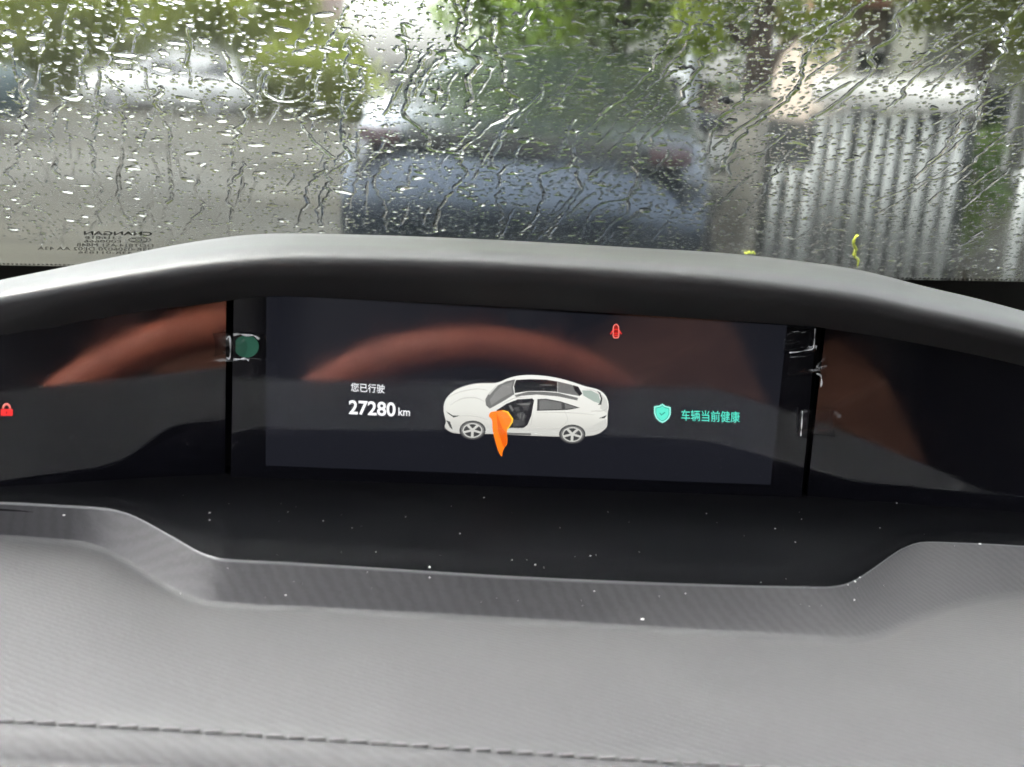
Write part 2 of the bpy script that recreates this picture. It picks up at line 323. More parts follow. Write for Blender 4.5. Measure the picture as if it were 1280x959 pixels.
def make_car(name, pos, yaw, pm, label, kind='sedan', s=1.0, group=None):
    """local frame: tail at y=0, nose at y=+L"""
    t = empty(name, Matrix.Translation((pos[0], pos[1], 0)) @ Matrix.Rotation(yaw, 4, 'Z') @ Matrix.Scale(s, 4), label, 'car', group)
    if kind == 'sedan':
        hull('body', [(0, .76, .42, .93, .01), (.05, .84, .32, .985, .02), (.3, .90, .24, 1.02, .03), (.9, .92, .2, 1.0, .02), (2.2, .925, .19, .95, .02), (3.3, .92, .19, .93, .03), (4.1, .90, .22, .83, .04), (4.55, .82, .28, .72, .03), (4.68, .70, .36, .62, .01)], pm, t)
        rb, rr, rf, wf = (.45, 1.01), (1.5, 1.32), (2.5, 1.37), (3.55, .93)
    else:
        hull('body', [(0, .80, .42, 1.02, .01), (.06, .88, .34, 1.06, .01), (.3, .92, .26, 1.07, .01), (2.2, .93, .22, 1.04, .01), (3.3, .92, .22, 1.02, .03), (4.0, .90, .25, .95, .04), (4.4, .82, .30, .84, .03), (4.5, .72, .40, .72, .01)], pm, t)
        rb, rr, rf, wf = (.08, 1.05), (.42, 1.58), (2.4, 1.66), (3.25, 1.02)
    def gh(y, z, hb): return hb
    hb, ht = .82, .60
    rows = []
    for (y, z), hw in (((rb[0], rb[1] - .04), hb), (rr, ht), ((rr[0] * .4 + rf[0] * .6, max(rr[1], rf[1]) + .03), ht + .02), (rf, ht), ((wf[0], wf[1] - .04), hb)):
        rows.append([Vector((-hb - .0, y, .9)), Vector((-hw, y, z)), Vector((-hw * .5, y, z + .03)), Vector((0, y, z + .04)), Vector((hw * .5, y, z + .03)), Vector((hw, y, z)), Vector((hb, y, .9))])
    Vv, F = loft(rows); new_obj('roof', Vv, F, pm, t, smooth=False)
    e = .02
    quad_panel('rear_window', [(-hb + .1, rb[0] - e, rb[1] + .03), (hb - .1, rb[0] - e, rb[1] + .03), (ht - .06, rr[0] - .06, rr[1] - .02), (-ht + .06, rr[0] - .06, rr[1] - .02)], M_CGLASS, t)
    quad_panel('front_window', [(hb - .1, wf[0] - .02, wf[1] + .05), (-hb + .1, wf[0] - .02, wf[1] + .05), (-ht + .06, rf[0] + .08, rf[1] - .0), (ht - .06, rf[0] + .08, rf[1] - .0)], M_CGLASS, t)
    mid = (rr[0] + rf[0]) / 2
    for sx in (-1, 1):
        X0 = hb + .006; X1 = ht + .012
        for (ya, yb, yc, yd) in ((rb[0] + .35, mid - .04, mid - .04, rr[0] + .08), (mid + .04, wf[0] - .35, rf[0] - .08, mid + .04)):
            quad_panel('side_window', [(sx * X0, ya, 1.03), (sx * X0, yb, 1.01), (sx * X1, yc, rr[1] - .03), (sx * X1, yd, rr[1] - .03)], M_CGLASS, t)
        for yw in (.82, 3.55):
            bm = bmesh.new(); bmesh.ops.create_cone(bm, cap_ends=True, segments=22, radius1=.325, radius2=.325, depth=.2, matrix=Matrix.Translation((sx * .835, yw, .325)) @ Matrix.Rotation(R(90), 4, 'Y'))
            wh = bm_obj('wheel', bm, M_TYRE, t)
            bm = bmesh.new(); bmesh.ops.create_cone(bm, cap_ends=True, segments=22, radius1=.21, radius2=.21, depth=.212, matrix=Matrix.Translation((sx * .836, yw, .325)) @ Matrix.Rotation(R(90), 4, 'Y'))
            bm_obj('rim', bm, M_RIM, wh)
        bm = bmesh.new(); z0 = .80 if kind == 'sedan' else .9
        box(bm, (sx * .68, .03, z0 + .1), (.2, .1, .07), bevel=.02); bm_obj('tail_light', bm, M_TAIL, t)
        bm = bmesh.new(); box(bm, (sx * .62, 4.55 if kind == 'sedan' else 4.4, .62 if kind == 'sedan' else .74), (.3, .2, .12), bevel=.02); bm_obj('headlight', bm, M_HEADL, t)
        bm = bmesh.new(); box(bm, (sx * 1.0, wf[0] - .45, 1.02), (.2, .1, .13), bevel=.03); bm_obj('mirror', bm, pm, t)
    bm = bmesh.new(); box(bm, (0, .03, z0 + .1), (1.1, .1, .09), bevel=.015); bm_obj('tail_panel', bm, M_DTRIM, t)
    # bulging lower tail: tilts up towards the sky
    rows = [[Vector((1.72 * (f - .5), .10 * (2 * f - 1) ** 4 + .055 - .13 * math.cos(R(a)), .56 + .30 * math.sin(R(a)) - .05 * (2 * f - 1) ** 4)) for f in [k / 16 for k in range(17)]] for a in (-25, -10, 5, 20, 35, 50, 65, 80, 90)]
    Vv, F = loft(rows); new_obj('bumper', Vv, [q[::-1] for q in F], pm, t, smooth=True)
    bm = bmesh.new(); box(bm, (0, .0, .36), (1.35, .16, .12), bevel=.03); bm_obj('bumper_trim', bm, M_DTRIM, t)
    return t
P_NAVY = paint('paint_navy', (.062, .078, .104), .85)
nodes(P_NAVY)[2].inputs['Roughness'].default_value = .13; P_WHITE = paint('paint_white', (.62, .62, .61), 0); P_SILVER = paint('paint_silver', (.38, .39, .40), .5); P_TEAL = paint('paint_dark_teal', (.03, .06, .07), .3)

c = at_dist(640, 200, 5.6)
make_car('parked_car', (c.x + .05, c.y, 0), R(-6), P_NAVY, 'dark blue-grey sedan parked straight ahead, tail towards the windscreen', 'sedan', 1.06, 'cars parked outside')
for (px, d, yw, pm, kd, lb) in ((312, 33, 92, P_WHITE, 'suv', 'white car parked side-on under the left tree, the larger white one'),
                                (420, 44, 90, P_WHITE, 'sedan', 'small white car far off left of the bright gap between trees'),
                                (40, 19, 110, P_TEAL, 'sedan', 'dark teal car at the far left edge beneath the tree'),
                                (905, 16, 62, P_WHITE, 'suv', 'white car half hidden behind the grey post and the thick trunk'),
                                (760, 21, 75, P_SILVER, 'suv', 'silver car behind the dark sedan, below the middle tree')):
    c = at_dist(px, 150, d); make_car('parked_car', (c.x, c.y, 0), R(yw), pm, lb, kd, 1.0, 'cars parked outside')

# ---- trees -----------------------------------------------------------------
def px_tree(name, px, d, label, trunk, blobs, n, size, lm, **k):
    c = at_dist(px, 150, d); return tree(name, (c.x, c.y), label, trunk, blobs, n, size, lm, 'trees around the car park', **k)
px_tree('leafy_tree', 90, 37, 'broad olive-green tree with low branches behind the teal car, far left', (.25, 4), [(-2.2, 0, 2.6, 3.0, 2.0, 1.7), (1.6, 0, 2.5, 2.6, 2, 1.5), (0, .8, 4.4, 3.4, 2.2, 1.4), (3.4, -.4, 3.2, 2, 1.6, 1.4)], 15000, .19, LF_OLIVE)
px_tree('leafy_tree', 330, 39, 'olive-green tree left of the bright sky gap, above the larger white car', (.24, 4), [(-1.4, 0, 2.4, 2.5, 2, 1.5), (1.2, 0, 2.0, 1.9, 1.6, 1.1), (-.9, .8, 4.0, 2.2, 1.8, 1.3), (2.4, -.2, 1.7, 1.2, 1.2, .9)], 14000, .19, LF_OLIVE)
px_tree('leafy_tree', 655, 17, 'green tree above the roof of the dark sedan, right of the bright gap', (.13, 3.0), [(-.4, 0, 2.6, 1.0, 1.1, 1.0), (.7, 0, 2.4, 1.1, 1.0, .9), (.3, 0, 4.2, 1.9, 1.8, 1.5), (0, .5, 6, 2.0, 1.8, 1.6)], 14000, .12, LF_GREEN)
px_tree('leafy_tree', 765, 14, 'tree with a dark slender trunk in the middle, above the silver car', (.17, 3.2), [(-.7, 0, 2.4, 1.0, 1.0, .8), (.8, .2, 2.3, 1.0, .9, .8), (0, 0, 4, 2.2, 1.8, 1.4), (0, 0, 6, 2.4, 1.8, 1.6), (-1.2, -3, 5, 2.2, 2, 1)], 15000, .1, LF_GREEN)  # last lobe is out of view, added to darken the sedan's sky reflections
px_tree('leafy_tree', 938, 10.5, 'tree with a thick brown trunk and yellow-green leaves beside the grey post', (.17, 3.0), [(.5, .2, 2.1, .55, .6, .38), (-.5, .3, 2.0, .45, .5, .42), (0, 0, 3.3, 1.6, 1.4, .9), (.2, 0, 4.8, 1.6, 1.4, 1), (-2.2, -2.2, 4.3, 1.8, 2.2, .8), (-2.6, -4.2, 4.6, 2.0, 1.8, .8)], 13000, .085, LF_LIME)  # last two lobes, unseen, are added over the sedan to block sky reflections
px_tree('leafy_tree', 1215, 13, 'dull green tree in front of the grey house at the upper right', (.16, 3.2), [(-.5, 0, 2.3, .6, .8, .45), (.5, 0, 2.2, .8, .8, .5), (0, 0, 3.4, 1.4, 1.3, .9), (.2, 0, 4.8, 1.5, 1.3, 1)], 6500, .1, LF_OLIVE)
for px, d, ln, lb in ((150, 38, 7, 'dark clipped hedge low behind the cars at far left'), (690, 30, 6.5, 'dark hedge behind the silver car in the middle'), (1000, 27, 4.5, 'dark hedge between the thick trunk and the beige house')):
    c = at_dist(px, 150, d); h = empty('hedge', Matrix.Translation((c.x, c.y, 0)), lb, 'hedge', 'hedges at the back')
    bm = bmesh.new(); box(bm, (0, 0, .55), (ln * .9, .5, 1.1), bevel=.15); bm_obj('stems', bm, M_BARK, h)
    crown_mesh('foliage', [(ln * (i / 5 - .5), 0, 1.0, ln * .16, .7, .9) for i in range(6)], 3500, .12, LF_DARK, h)

for px, d, wd, lb in ((30, 36, 2.6, 'low olive bush under the far left tree, behind the teal car'), (190, 37, 2.4, 'low olive bush behind the larger white car'), (372, 36, 2.2, 'low olive bush just left of the bright sky gap')):
    c = at_dist(px, 150, d); b_ = empty('bush', Matrix.Translation((c.x, c.y, 0)), lb, 'bush', 'bushes under the left trees')
    bm = bmesh.new(); tube(bm, [(0, 0, 0), (.1, 0, .5), (0, .1, 1.0)], [.09, .07, .03], 7); bm_obj('stem', bm, M_BARK, b_)
    crown_mesh('foliage', [(-wd * .6, 0, .7, wd * .7, 1, .75), (wd * .6, .2, .75, wd * .7, 1, .8), (0, 0, 1.5, wd * .8, 1, .7)], 6500, .15, LF_OLIVE, b_)

# ---- fence of white slats on the right --------------------------------------
M_WHITEP = noise_color(mat('white_slat_paint', (.62, .63, .60), .45), (0.3808, 0.391, 0.3706), (0.476, 0.4828, 0.4624), 6, bump=.15, bscale=60, dist=.004)
M_COPING = noise_color(mat('white_coping', (.74, .73, .70), .6), (.55, .535, .50), (.66, .645, .61), 3, bump=.2, bscale=30, dist=.006)
M_CONC = noise_color(mat('concrete', (.3, .28, .24), .8), (0.2312, 0.2142, 0.1802), (0.34, 0.3162, 0.272), 3.5, bump=.4, bscale=25, dist=.01)
M_BACK = noise_color(mat('grey_backing', (.1, .105, .1), .6), (.022, .024, .022), (.04, .043, .04), 5)
FD = 8.0
f0 = at_dist(1016, 150, FD); f1 = at_dist(1210, 150, FD * .93)
fdir = Vector((f1.x - f0.x, f1.y - f0.y, 0)); fl = fdir.length; fdir.normalize(); fang = math.atan2(fdir.y, fdir.x)
FM = Matrix.Translation((f0.x, f0.y, 0)) @ Matrix.Rotation(fang, 4, 'Z')
fence = empty('slat_fence', FM, 'white vertical slat fence with a pale coping, right of the concrete pillar', 'fence')
bm = bmesh.new(); box(bm, (fl / 2, .08, .62), (fl + .1, .03, 1.2)); bm_obj('backing', bm, M_BACK, fence)
bm = bmesh.new(); box(bm, (fl / 2, .04, 1.36), (fl + .06, .3, .2), bevel=.095); bm_obj('coping', bm, M_COPING, fence)
bm = bmesh.new(); box(bm, (fl / 2, .035, .05), (fl + .06, .1, .1), bevel=.01); bm_obj('bottom_rail', bm, M_CONC, fence)
n = 10; first = None
for i in range(n):
    if first is None:
        bm = bmesh.new(); bmesh.ops.create_cone(bm, cap_ends=True, segments=12, radius1=.032, radius2=.032, depth=1.12, matrix=Matrix.Translation((0, 0, .66)))
        first = bm_obj('slat', bm, M_WHITEP, fence, smooth=True); o = first
    else:
        o = first.copy(); col.objects.link(o); o.parent = fence
    o.location = (.06 + (fl - .1) * i / (n - 1), .0 + random.uniform(-.006, .006), random.uniform(-.01, .01)); o.rotation_euler = (0, random.uniform(-.012, .012), 0)
# shorter slats to the left and the fence's next bay to the right
c = at_dist(990, 250, 7.6)
low = empty('slat_gate', Matrix.Translation((c.x - .12, c.y, 0)) @ Matrix.Rotation(fang, 4, 'Z'), 'low row of three grey-white bars between pillar and tall slat fence', 'gate')
for i in range(3):
    bm = bmesh.new(); bmesh.ops.create_cone(bm, cap_ends=True, segments=12, radius1=.03, radius2=.03, depth=.86, matrix=Matrix.Translation((i * .11, 0, .43))); bm_obj('slat', bm, M_WHITEP, low, smooth=True)
bm = bmesh.new(); box(bm, (.11, 0, .8), (.3, .03, .04)); bm_obj('rail', bm, M_WHITEP, low)
c = at_dist(1272, 280, 7.3)
bay = empty('slat_fence', Matrix.Translation((c.x, c.y, 0)) @ Matrix.Rotation(fang, 4, 'Z'), 'second bay of white slats at the right edge of the view', 'fence')
for i in range(4):
    bm = bmesh.new(); bmesh.ops.create_cone(bm, cap_ends=True, segments=12, radius1=.036, radius2=.036, depth=.95, matrix=Matrix.Translation((i * .14, 0, .475))); bm_obj('slat', bm, M_WHITEP, bay, smooth=True)
bm = bmesh.new(); box(bm, (.21, .05, .9), (.6, .03, .06)); bm_obj('rail', bm, M_WHITEP, bay)
# pillar, post, cabinet
c = at_dist(927, 250, 8.6)
bm = bmesh.new(); box(bm, (0, 0, .62), (.21, .21, 1.24), bevel=.015); box(bm, (0, 0, 1.27), (.28, .28, .07), bevel=.02)
tag(bm_obj('concrete_pillar', bm, M_CONC, M=Matrix.Translation((c.x, c.y, 0)) @ Matrix.Rotation(fang, 4, 'Z')), 'square tan concrete pillar with a cap, left of the slat fence', 'pillar')
c = at_dist(860, 150, 12)
bm = bmesh.new(); bmesh.ops.create_cone(bm, cap_ends=True, segments=16, radius1=.085, radius2=.07, depth=4.2, matrix=Matrix.Translation((0, 0, 2.1))); box(bm, (0, 0, .03), (.34, .34, .06), bevel=.01)
tag(bm_obj('lamp_post', bm, mat('galvanised', (.36, .38, .40), .5, metal=.4), M=Matrix.Translation((c.x, c.y, 0))), 'pale grey round metal post left of the thick tree trunk', 'post')
c = at_dist(985, 200, 8.9)
cab = empty('utility_cabinet', Matrix.Translation((c.x, c.y, 0)) @ Matrix.Rotation(fang, 4, 'Z'), 'dark grey utility cabinet between the pillar and the slat fence', 'cabinet')
bm = bmesh.new(); box(bm, (0, .2, .58), (.42, .4, 1.16), bevel=.02); bm_obj('case', bm, mat('cabinet_grey', (.045, .05, .05), .5), cab)
bm = bmesh.new(); box(bm, (0, -.008, .6), (.34, .02, .95), bevel=.005); bm_obj('door', bm, mat('cabinet_door', (.055, .06, .06), .45), cab)
bm = bmesh.new(); box(bm, (.13, -.025, .6), (.03, .03, .12), bevel=.005); bm_obj('handle', bm, M_SATIN, cab)
# low shrub at the right
c = at_dist(1232, 190, 8.5)
sh = empty('shrub', Matrix.Translation((c.x, c.y, 0)), 'small yellow-green shrub poking up right of the slat fence', 'shrub')
bm = bmesh.new(); tube(bm, [(0, 0, 0), (.02, 0, .5), (.0, .03, 1.0)], [.03, .025, .01], 7); bm_obj('stem', bm, M_BARK, sh)
crown_mesh('foliage', [(0, 0, .7, .2, .2, .45), (.05, 0, 1.05, .14, .15, .2)], 500, .045, LF_GREEN, sh)

# ---- far buildings -----------------------------------------------------------
def house(px0, px1, d, z, pm, label, rows, cols, roofc, dep=8):
    a = at_dist(px0, 100, d); b = at_dist(px1, 100, d); wd = b.x - a.x
    t = empty('house', Matrix.Translation((a.x, a.y, 0)), label, 'house', 'houses behind the trees')
    bm = bmesh.new(); box(bm, (wd / 2, dep / 2, z / 2), (wd, dep, z)); bm_obj('wall', bm, pm, t)
    bm = bmesh.new(); box(bm, (wd / 2, dep / 2, z + .12), (wd + .5, dep + .5, .24), bevel=.04); bm_obj('roof', bm, roofc, t)
    for r_ in range(rows):
        for c_ in range(cols):
            cx = wd * (c_ + .5) / cols; cz = z * (r_ + .55) / rows; ww = min(1.1, wd / cols * .5); hh = min(1.3, z / rows * .5)
            bm = bmesh.new(); box(bm, (cx, -.02, cz), (ww + .14, .08, hh + .14)); fr = bm_obj('window', bm, M_COPING, t)
            bm = bmesh.new(); box(bm, (cx, -.045, cz), (ww, .06, hh)); bm_obj('pane', bm, M_CGLASS, fr)
    return t
M_BEIGE = noise_color(mat('beige_render', (.5, .42, .35), .85), (0.1768, 0.1428, 0.1122), (0.2312, 0.1904, 0.153), 1.5)
M_PINK = noise_color(mat('pink_render', (.5, .36, .32), .85), (0.2992, 0.2108, 0.1836), (0.374, 0.2788, 0.2448), 1.5)
M_GREYR = noise_color(mat('grey_render', (.25, .26, .24), .85), (0.0578, 0.0598, 0.0476), (0.0884, 0.0898, 0.0714), 1.5)
M_ROOF = noise_color(mat('roof_tile', (.2, .1, .07), .8), (.15, .075, .05), (.25, .13, .09), 4)
house(306, 388, 48, 9, M_PINK, 'pinkish house just left of the bright sky gap', 3, 3, M_ROOF)
house(-60, 38, 42, 3.0, M_PINK, 'low reddish building behind the trees at the far left edge', 1, 3, M_ROOF)
house(1046, 1126, 19, 2.9, M_BEIGE, 'beige house front above the slat fence coping', 1, 1, M_ROOF, 5)
house(1150, 1420, 17, 4.5, M_GREYR, 'grey-green rendered house at the upper right', 2, 4, M_ROOF, 6)

# ================================================================== inside our own car (car frame MC: u right, v forward, w up)
def TM(o): return MC @ Matrix.Translation(o)
def rel(pts, o): o = Vector(o); return [Vector(p) - o for p in pts]
# ---- middle screen plane, from its four corners
c_tl, c_tr, c_bl, c_br = (333, 368.5), (984, 407), (332, 582), (963, 606)
NEL = R(-.6)
SN = Vector((0, -math.cos(NEL), math.sin(NEL)))        # screen normal, car frame
SP = Vector((0, 0, 0))
SUP = Vector((0, math.sin(NEL), math.cos(NEL)))
def scr(px, py, off=0.0): return on_plane(px, py, SP + SN * off, SN)

disp = empty('instrument_display', TM((0, 0, 0)), 'wide black glass instrument display in three panels under the dash hood', 'display')
def slab(name, front, normal, th, m, parent):
    n = len(front); V = [Vector(p) for p in front] + [Vector(p) - normal * th for p in front]
    F = [tuple(range(n)), tuple(range(2 * n - 1, n - 1, -1))] + [(i, n + i, n + (i + 1) % n, (i + 1) % n) for i in range(n)]
    o = new_obj(name, V, F, m, parent); bm = bmesh.new(); bm.from_mesh(o.data); bmesh.ops.recalc_face_normals(bm, faces=bm.faces); bm.to_mesh(o.data); bm.free(); return o
centre = slab('centre_panel', [scr(x, y) for x, y in ((293, 340), (1024, 372), (1000, 640), (288, 612))], SN, .008, M_GLASSBLK, disp)
def flat(name, poly, layer, m, parent, plane=scr):
    o = .00015 + .00012 * layer
    return new_obj(name, [plane(x, y, o) for x, y in poly], [tuple(range(len(poly)))[::-1]], m, parent)
lcd = flat('lit_screen', [c_tl, c_tr, c_br, c_bl], 0, M_LCD, disp)

# side panels: turned a little towards the driver
def side_plane(edge_px, yaw, tilt):
    p = scr(*edge_px) + SN * -.004; n = Matrix.Rotation(yaw, 3, 'Z') @ Matrix.Rotation(-tilt, 3, 'X') @ SN
    return p, n
LPp, LPn = side_plane((284, 480), R(14), R(.2)); RPp, RPn = side_plane((1022, 500), R(-6), R(1.3))
def lpl(px, py, off=0): return on_plane(px, py, LPp + LPn * off, LPn)
def rpl(px, py, off=0): return on_plane(px, py, RPp + RPn * off, RPn)
left_p = slab('side_panel', [lpl(x, y) for x, y in ((-160, 400), (-60, 380), (120, 350), (283, 335), (281, 640), (-160, 625))], LPn, .006, M_GLASSBLK, disp)
right_p = slab('side_panel', [rpl(x, y) for x, y in ((1036, 375), (1240, 400), (1440, 430), (1430, 690), (1004, 660))], RPn, .006, M_GLASSBLK, disp)
# dark back box so the slits between the panels stay dark
bx0 = [scr(x, y, -.02) for x, y in ((250, 385), (1070, 428), (1050, 640), (250, 615))]
slab('housing', [p + Vector((0, .004, 0)) for p in bx0], SN, .05, M_UNDER, disp)

# ---- things shown on the screens (flat pictures)
def zc(pts): return [(540 + x / 5.333, 460 + y / 5.333) for x, y in pts]
def ell(cx, cy, rx, ry, n=28, a0=0, a1=360): return [(cx + rx * math.cos(R(a0 + (a1 - a0) * k / n)), cy + ry * math.sin(R(a0 + (a1 - a0) * k / n))) for k in range(n + (0 if a1 - a0 == 360 else 1))]
def sm(pts, n=60):
    q = smooth_line(list(pts) + [pts[0]], n); return [tuple(p) for p in q[:-1]]
pic = flat('car_picture', zc(sm([(78, 255), (85, 225), (110, 185), (160, 145), (240, 115), (320, 102), (430, 99), (500, 72), (560, 55), (640, 47), (740, 52), (840, 68), (930, 92), (1020, 122), (1100, 142), (1145, 170), (1170, 210), (1178, 260), (1171, 300), (1168, 380), (1155, 405), (1110, 438), (1030, 455), (840, 458), (500, 445), (360, 440), (180, 438), (120, 425), (85, 395), (93, 360), (86, 330), (78, 290)], 120)), 1, I_WHITE, lcd)
def cp(name, pts, layer, m, smooth=False): return flat(name, zc(sm(pts) if smooth else pts), layer, m, lcd)
cp('picture_shade', [(100, 402), (180, 385), (360, 390), (400, 400), (840, 400), (1030, 405), (1160, 340), (1166, 378), (1152, 403), (1108, 434), (1030, 450), (840, 453), (500, 440), (360, 435), (180, 433), (122, 421)], 2, I_GREYL)
cp('picture_shade', [(1130, 175), (1165, 215), (1172, 260), (1164, 300), (1120, 270), (1128, 240), (1132, 200)], 2, I_GREYL)
cp('picture_window', [(355, 210), (380, 165), (440, 115), (500, 88), (555, 76), (540, 130), (550, 175), (470, 225), (385, 272), (360, 250)], 2, I_GREY)
cp('picture_window', [(385, 215), (420, 160), (470, 115), (540, 90), (528, 130), (535, 165), (460, 205), (395, 250)], 3, ink('screen_mid_grey', (.26, .26, .25), .55))
cp('picture_pillar', [(372, 175), (425, 120), (440, 118), (385, 180)], 4, I_GREYL)
cp('picture_roof', [(560, 80), (650, 75), (760, 78), (836, 90), (836, 160), (740, 154), (640, 155), (553, 168), (546, 120)], 2, I_BLACK)
cp('picture_roof', [(838, 90), (930, 112), (990, 150), (985, 188), (838, 162)], 2, I_GREY)
cp('picture_roof', [(720, 110), (800, 113), (800, 118), (720, 115)], 3, I_GREY)
cp('picture_roof', [(940, 115), (975, 125), (1002, 172), (985, 187), (950, 150)], 3, I_BLACK)
cp('picture_window', [(1000, 150), (1060, 150), (1110, 175), (1128, 240), (1080, 225), (1010, 185)], 2, I_MINT)
cp('picture_spoiler', [(1098, 150), (1122, 165), (1136, 205), (1128, 247), (1105, 245), (1118, 235), (1126, 205), (1114, 172)], 3, I_DGREY)
cp('picture_rail', [(550, 182), (640, 158), (740, 158), (840, 166), (975, 200), (968, 217), (840, 190), (700, 178), (600, 186), (560, 195)], 3, I_GREY)
cp('picture_doorway', [(430, 282), (500, 237), (570, 210), (668, 203), (681, 215), (662, 320), (637, 380), (600, 408), (510, 405), (480, 360)], 2, I_BLACK)
cp('picture_seat', [(570, 295), (610, 290), (625, 330), (600, 345), (560, 320)], 3, I_DGREY)
cp('picture_seat', [(540, 345), (615, 345), (622, 380), (540, 395)], 3, I_DGREY)
cp('picture_seat', [(560, 240), (655, 232), (650, 248), (600, 250)], 3, I_GREY)
cp('picture_steering', [(510, 250), (525, 245), (545, 280), (535, 292)], 3, I_GREY)
cp('picture_window', [(702, 208), (760, 205), (860, 224), (940, 250), (987, 266), (900, 281), (700, 286)], 2, I_DGREY)
cp('picture_window', [(715, 216), (760, 213), (860, 231), (866, 274), (715, 279)], 3, I_GREY)
cp('picture_window', [(884, 238), (930, 254), (965, 265), (888, 273)], 3, I_GREY)
cp('picture_sill', [(500, 431), (660, 436), (660, 448), (500, 445)], 3, I_GREY)
cp('picture_lamp', [(92, 288), (140, 317), (188, 318), (145, 331), (112, 308)], 3, I_DGREY)
cp('picture_lamp', [(1112, 336), (1166, 314), (1150, 336)], 3, I_DGREY)
cp('picture_grille', [(95, 350), (120, 358), (138, 412), (118, 395)], 3, I_DGREY)
for cx, cy in ((270, 415), (935, 442)):
    cp('picture_wheel', ell(cx, cy, 88, 64), 3, I_DGREY); cp('picture_wheel', ell(cx, cy + 1, 78, 56), 4, I_GREY); cp('picture_wheel', ell(cx, cy + 2, 62, 46), 5, I_DGREY)
    for k in range(5):
        a = R(72 * k + 20); dx, dy = math.cos(a), math.sin(a) * .74; nx, ny = -math.sin(a) * 9, math.cos(a) * 7
        cp('picture_spoke', [(cx + nx, cy + ny), (cx + dx * 62 + nx, cy + 2 + dy * 62 + ny), (cx + dx * 62 - nx, cy + 2 + dy * 62 - ny), (cx - nx, cy - ny)], 6, I_GREYL)
    ring = ell(cx, cy + 2, 66, 49, 40); rin = ell(cx, cy + 2, 58, 42, 40)
    nn = 40; V_ = [scr(*p, .00015 + .00012 * 6) for p in zc(ring + rin)]
    new_obj('picture_rim', V_, [(i, (i + 1) % nn, nn + (i + 1) % nn, nn + i) for i in range(nn)], I_GREYL, lcd)
def ln(pts, wd, layer=4, m=I_SHADE):
    q = [np.array(p) for p in smooth_line(pts, 16)]; a, b = [], []
    for i, p_ in enumerate(q):
        d = q[min(i + 1, 15)] - q[max(i - 1, 0)]; d = np.array((-d[1], d[0])) / (np.linalg.norm(d) + 1e-9) * wd * (.3 + .7 * math.sin(math.pi * (i + .5) / 16)); a.append(tuple(p_ + d)); b.append(tuple(p_ - d))
    V_ = [scr(*p_, .00015 + .00012 * layer) for p_ in zc(a + b)]; new_obj('picture_line', V_, [(i, 16 + i, 17 + i, i + 1) for i in range(15)], m, lcd)
ln([(120, 250), (200, 205), (290, 200), (352, 225)], 3); ln([(110, 195), (190, 160), (300, 140), (370, 150)], 2.5); ln([(190, 318), (290, 322), (370, 345)], 3)
ln([(668, 300), (664, 360), (648, 410), (655, 432)], 2.5); ln([(690, 300), (800, 296), (940, 300), (1090, 312)], 2.5); ln([(880, 284), (905, 340), (880, 378), (848, 400)], 2); ln([(660, 400), (760, 408), (842, 402)], 3.5)
ln([(1010, 140), (1080, 150), (1120, 180)], 2.5); ln([(1175, 262), (1140, 285), (1060, 290)], 3); ln([(1150, 402), (1090, 420), (1035, 425)], 3); ln([(470, 240), (560, 200), (672, 195)], 2.5)
for k in range(5): cp('picture_seat', [(575 + k * 12, 300 + k * 3), (583 + k * 12, 300 + k * 3), (580 + k * 9, 340 + k * 4), (575 + k * 9, 340 + k * 4)], 4, I_GREY if k % 2 else I_DGREY)
cp('picture_seat', [(600, 255), (650, 250), (640, 285), (610, 280)], 3, I_DGREY); cp('picture_seat', [(545, 262), (575, 258), (590, 285), (560, 292)], 3, I_DGREY)
cp('door_picture', [(378, 322), (390, 296), (430, 288), (470, 283), (505, 292), (538, 338), (536, 360), (502, 410), (502, 500), (484, 530), (470, 562), (465, 590), (440, 550), (405, 420), (400, 352)], 7, I_ORANGE, True)
cp('door_shade', [(430, 300), (470, 400), (498, 440), (500, 500), (484, 528), (472, 520), (440, 420)], 8, I_ORANGE2)
cp('door_rim', [(470, 281), (507, 290), (541, 338), (539, 362), (505, 412), (499, 408), (530, 358), (531, 341), (500, 298), (468, 288)], 8, I_YELLOW)

def text_flat(name, s, box_px, m, parent, plane=scr, layer=2, bold=0.0, mirror=False, skew=0.0, off=None):
    """lettering fitted to a pixel box (x0,y0,x1,y1); skew: extra y per x in pixels"""
    cu = bpy.data.curves.new('lettering', 'FONT'); cu.body = s; cu.offset = bold; cu.resolution_u = 4
    o = bpy.data.objects.new('lettering', cu); col.objects.link(o)
    me = bpy.data.meshes.new_from_object(o.evaluated_get(bpy.context.evaluated_depsgraph_get()))
    bpy.data.objects.remove(o); bpy.data.curves.remove(cu)
    co = np.array([v.co[:2] for v in me.vertices]); lo, hi = co.min(0), co.max(0); co = (co - lo) / (hi - lo)
    x0, y0, x1, y1 = box_px; of = off if off is not None else .00015 + .00012 * layer
    for v, (a, b) in zip(me.vertices, co):
        if mirror: a = 1 - a
        x = x0 + (x1 - x0) * a; y = y1 + (y0 - y1) * b + skew * (x - x0); v.co = plane(x, y, of)
    me.name = name; me.materials.clear(); me.materials.append(m)
    o = bpy.data.objects.new(name, me); col.objects.link(o); o.parent = parent; return o
SK = .052
text_flat('driven_caption', '您已行驶', (438.5, 478.5, 481, 489.5), I_TEXT, lcd, bold=.006, skew=.055)
text_flat('odometer_reading', '27280', (436, 500, 494.5, 518), I_TEXT, lcd, bold=.022, skew=.055)
text_flat('odometer_unit', 'km', (498, 509.5, 512.5, 519.5), I_TEXT, lcd, bold=.01, skew=.055)
text_flat('health_caption', '车辆当前健康', (851.5, 512, 925, 526), I_TEAL, lcd, bold=.006, skew=.035)
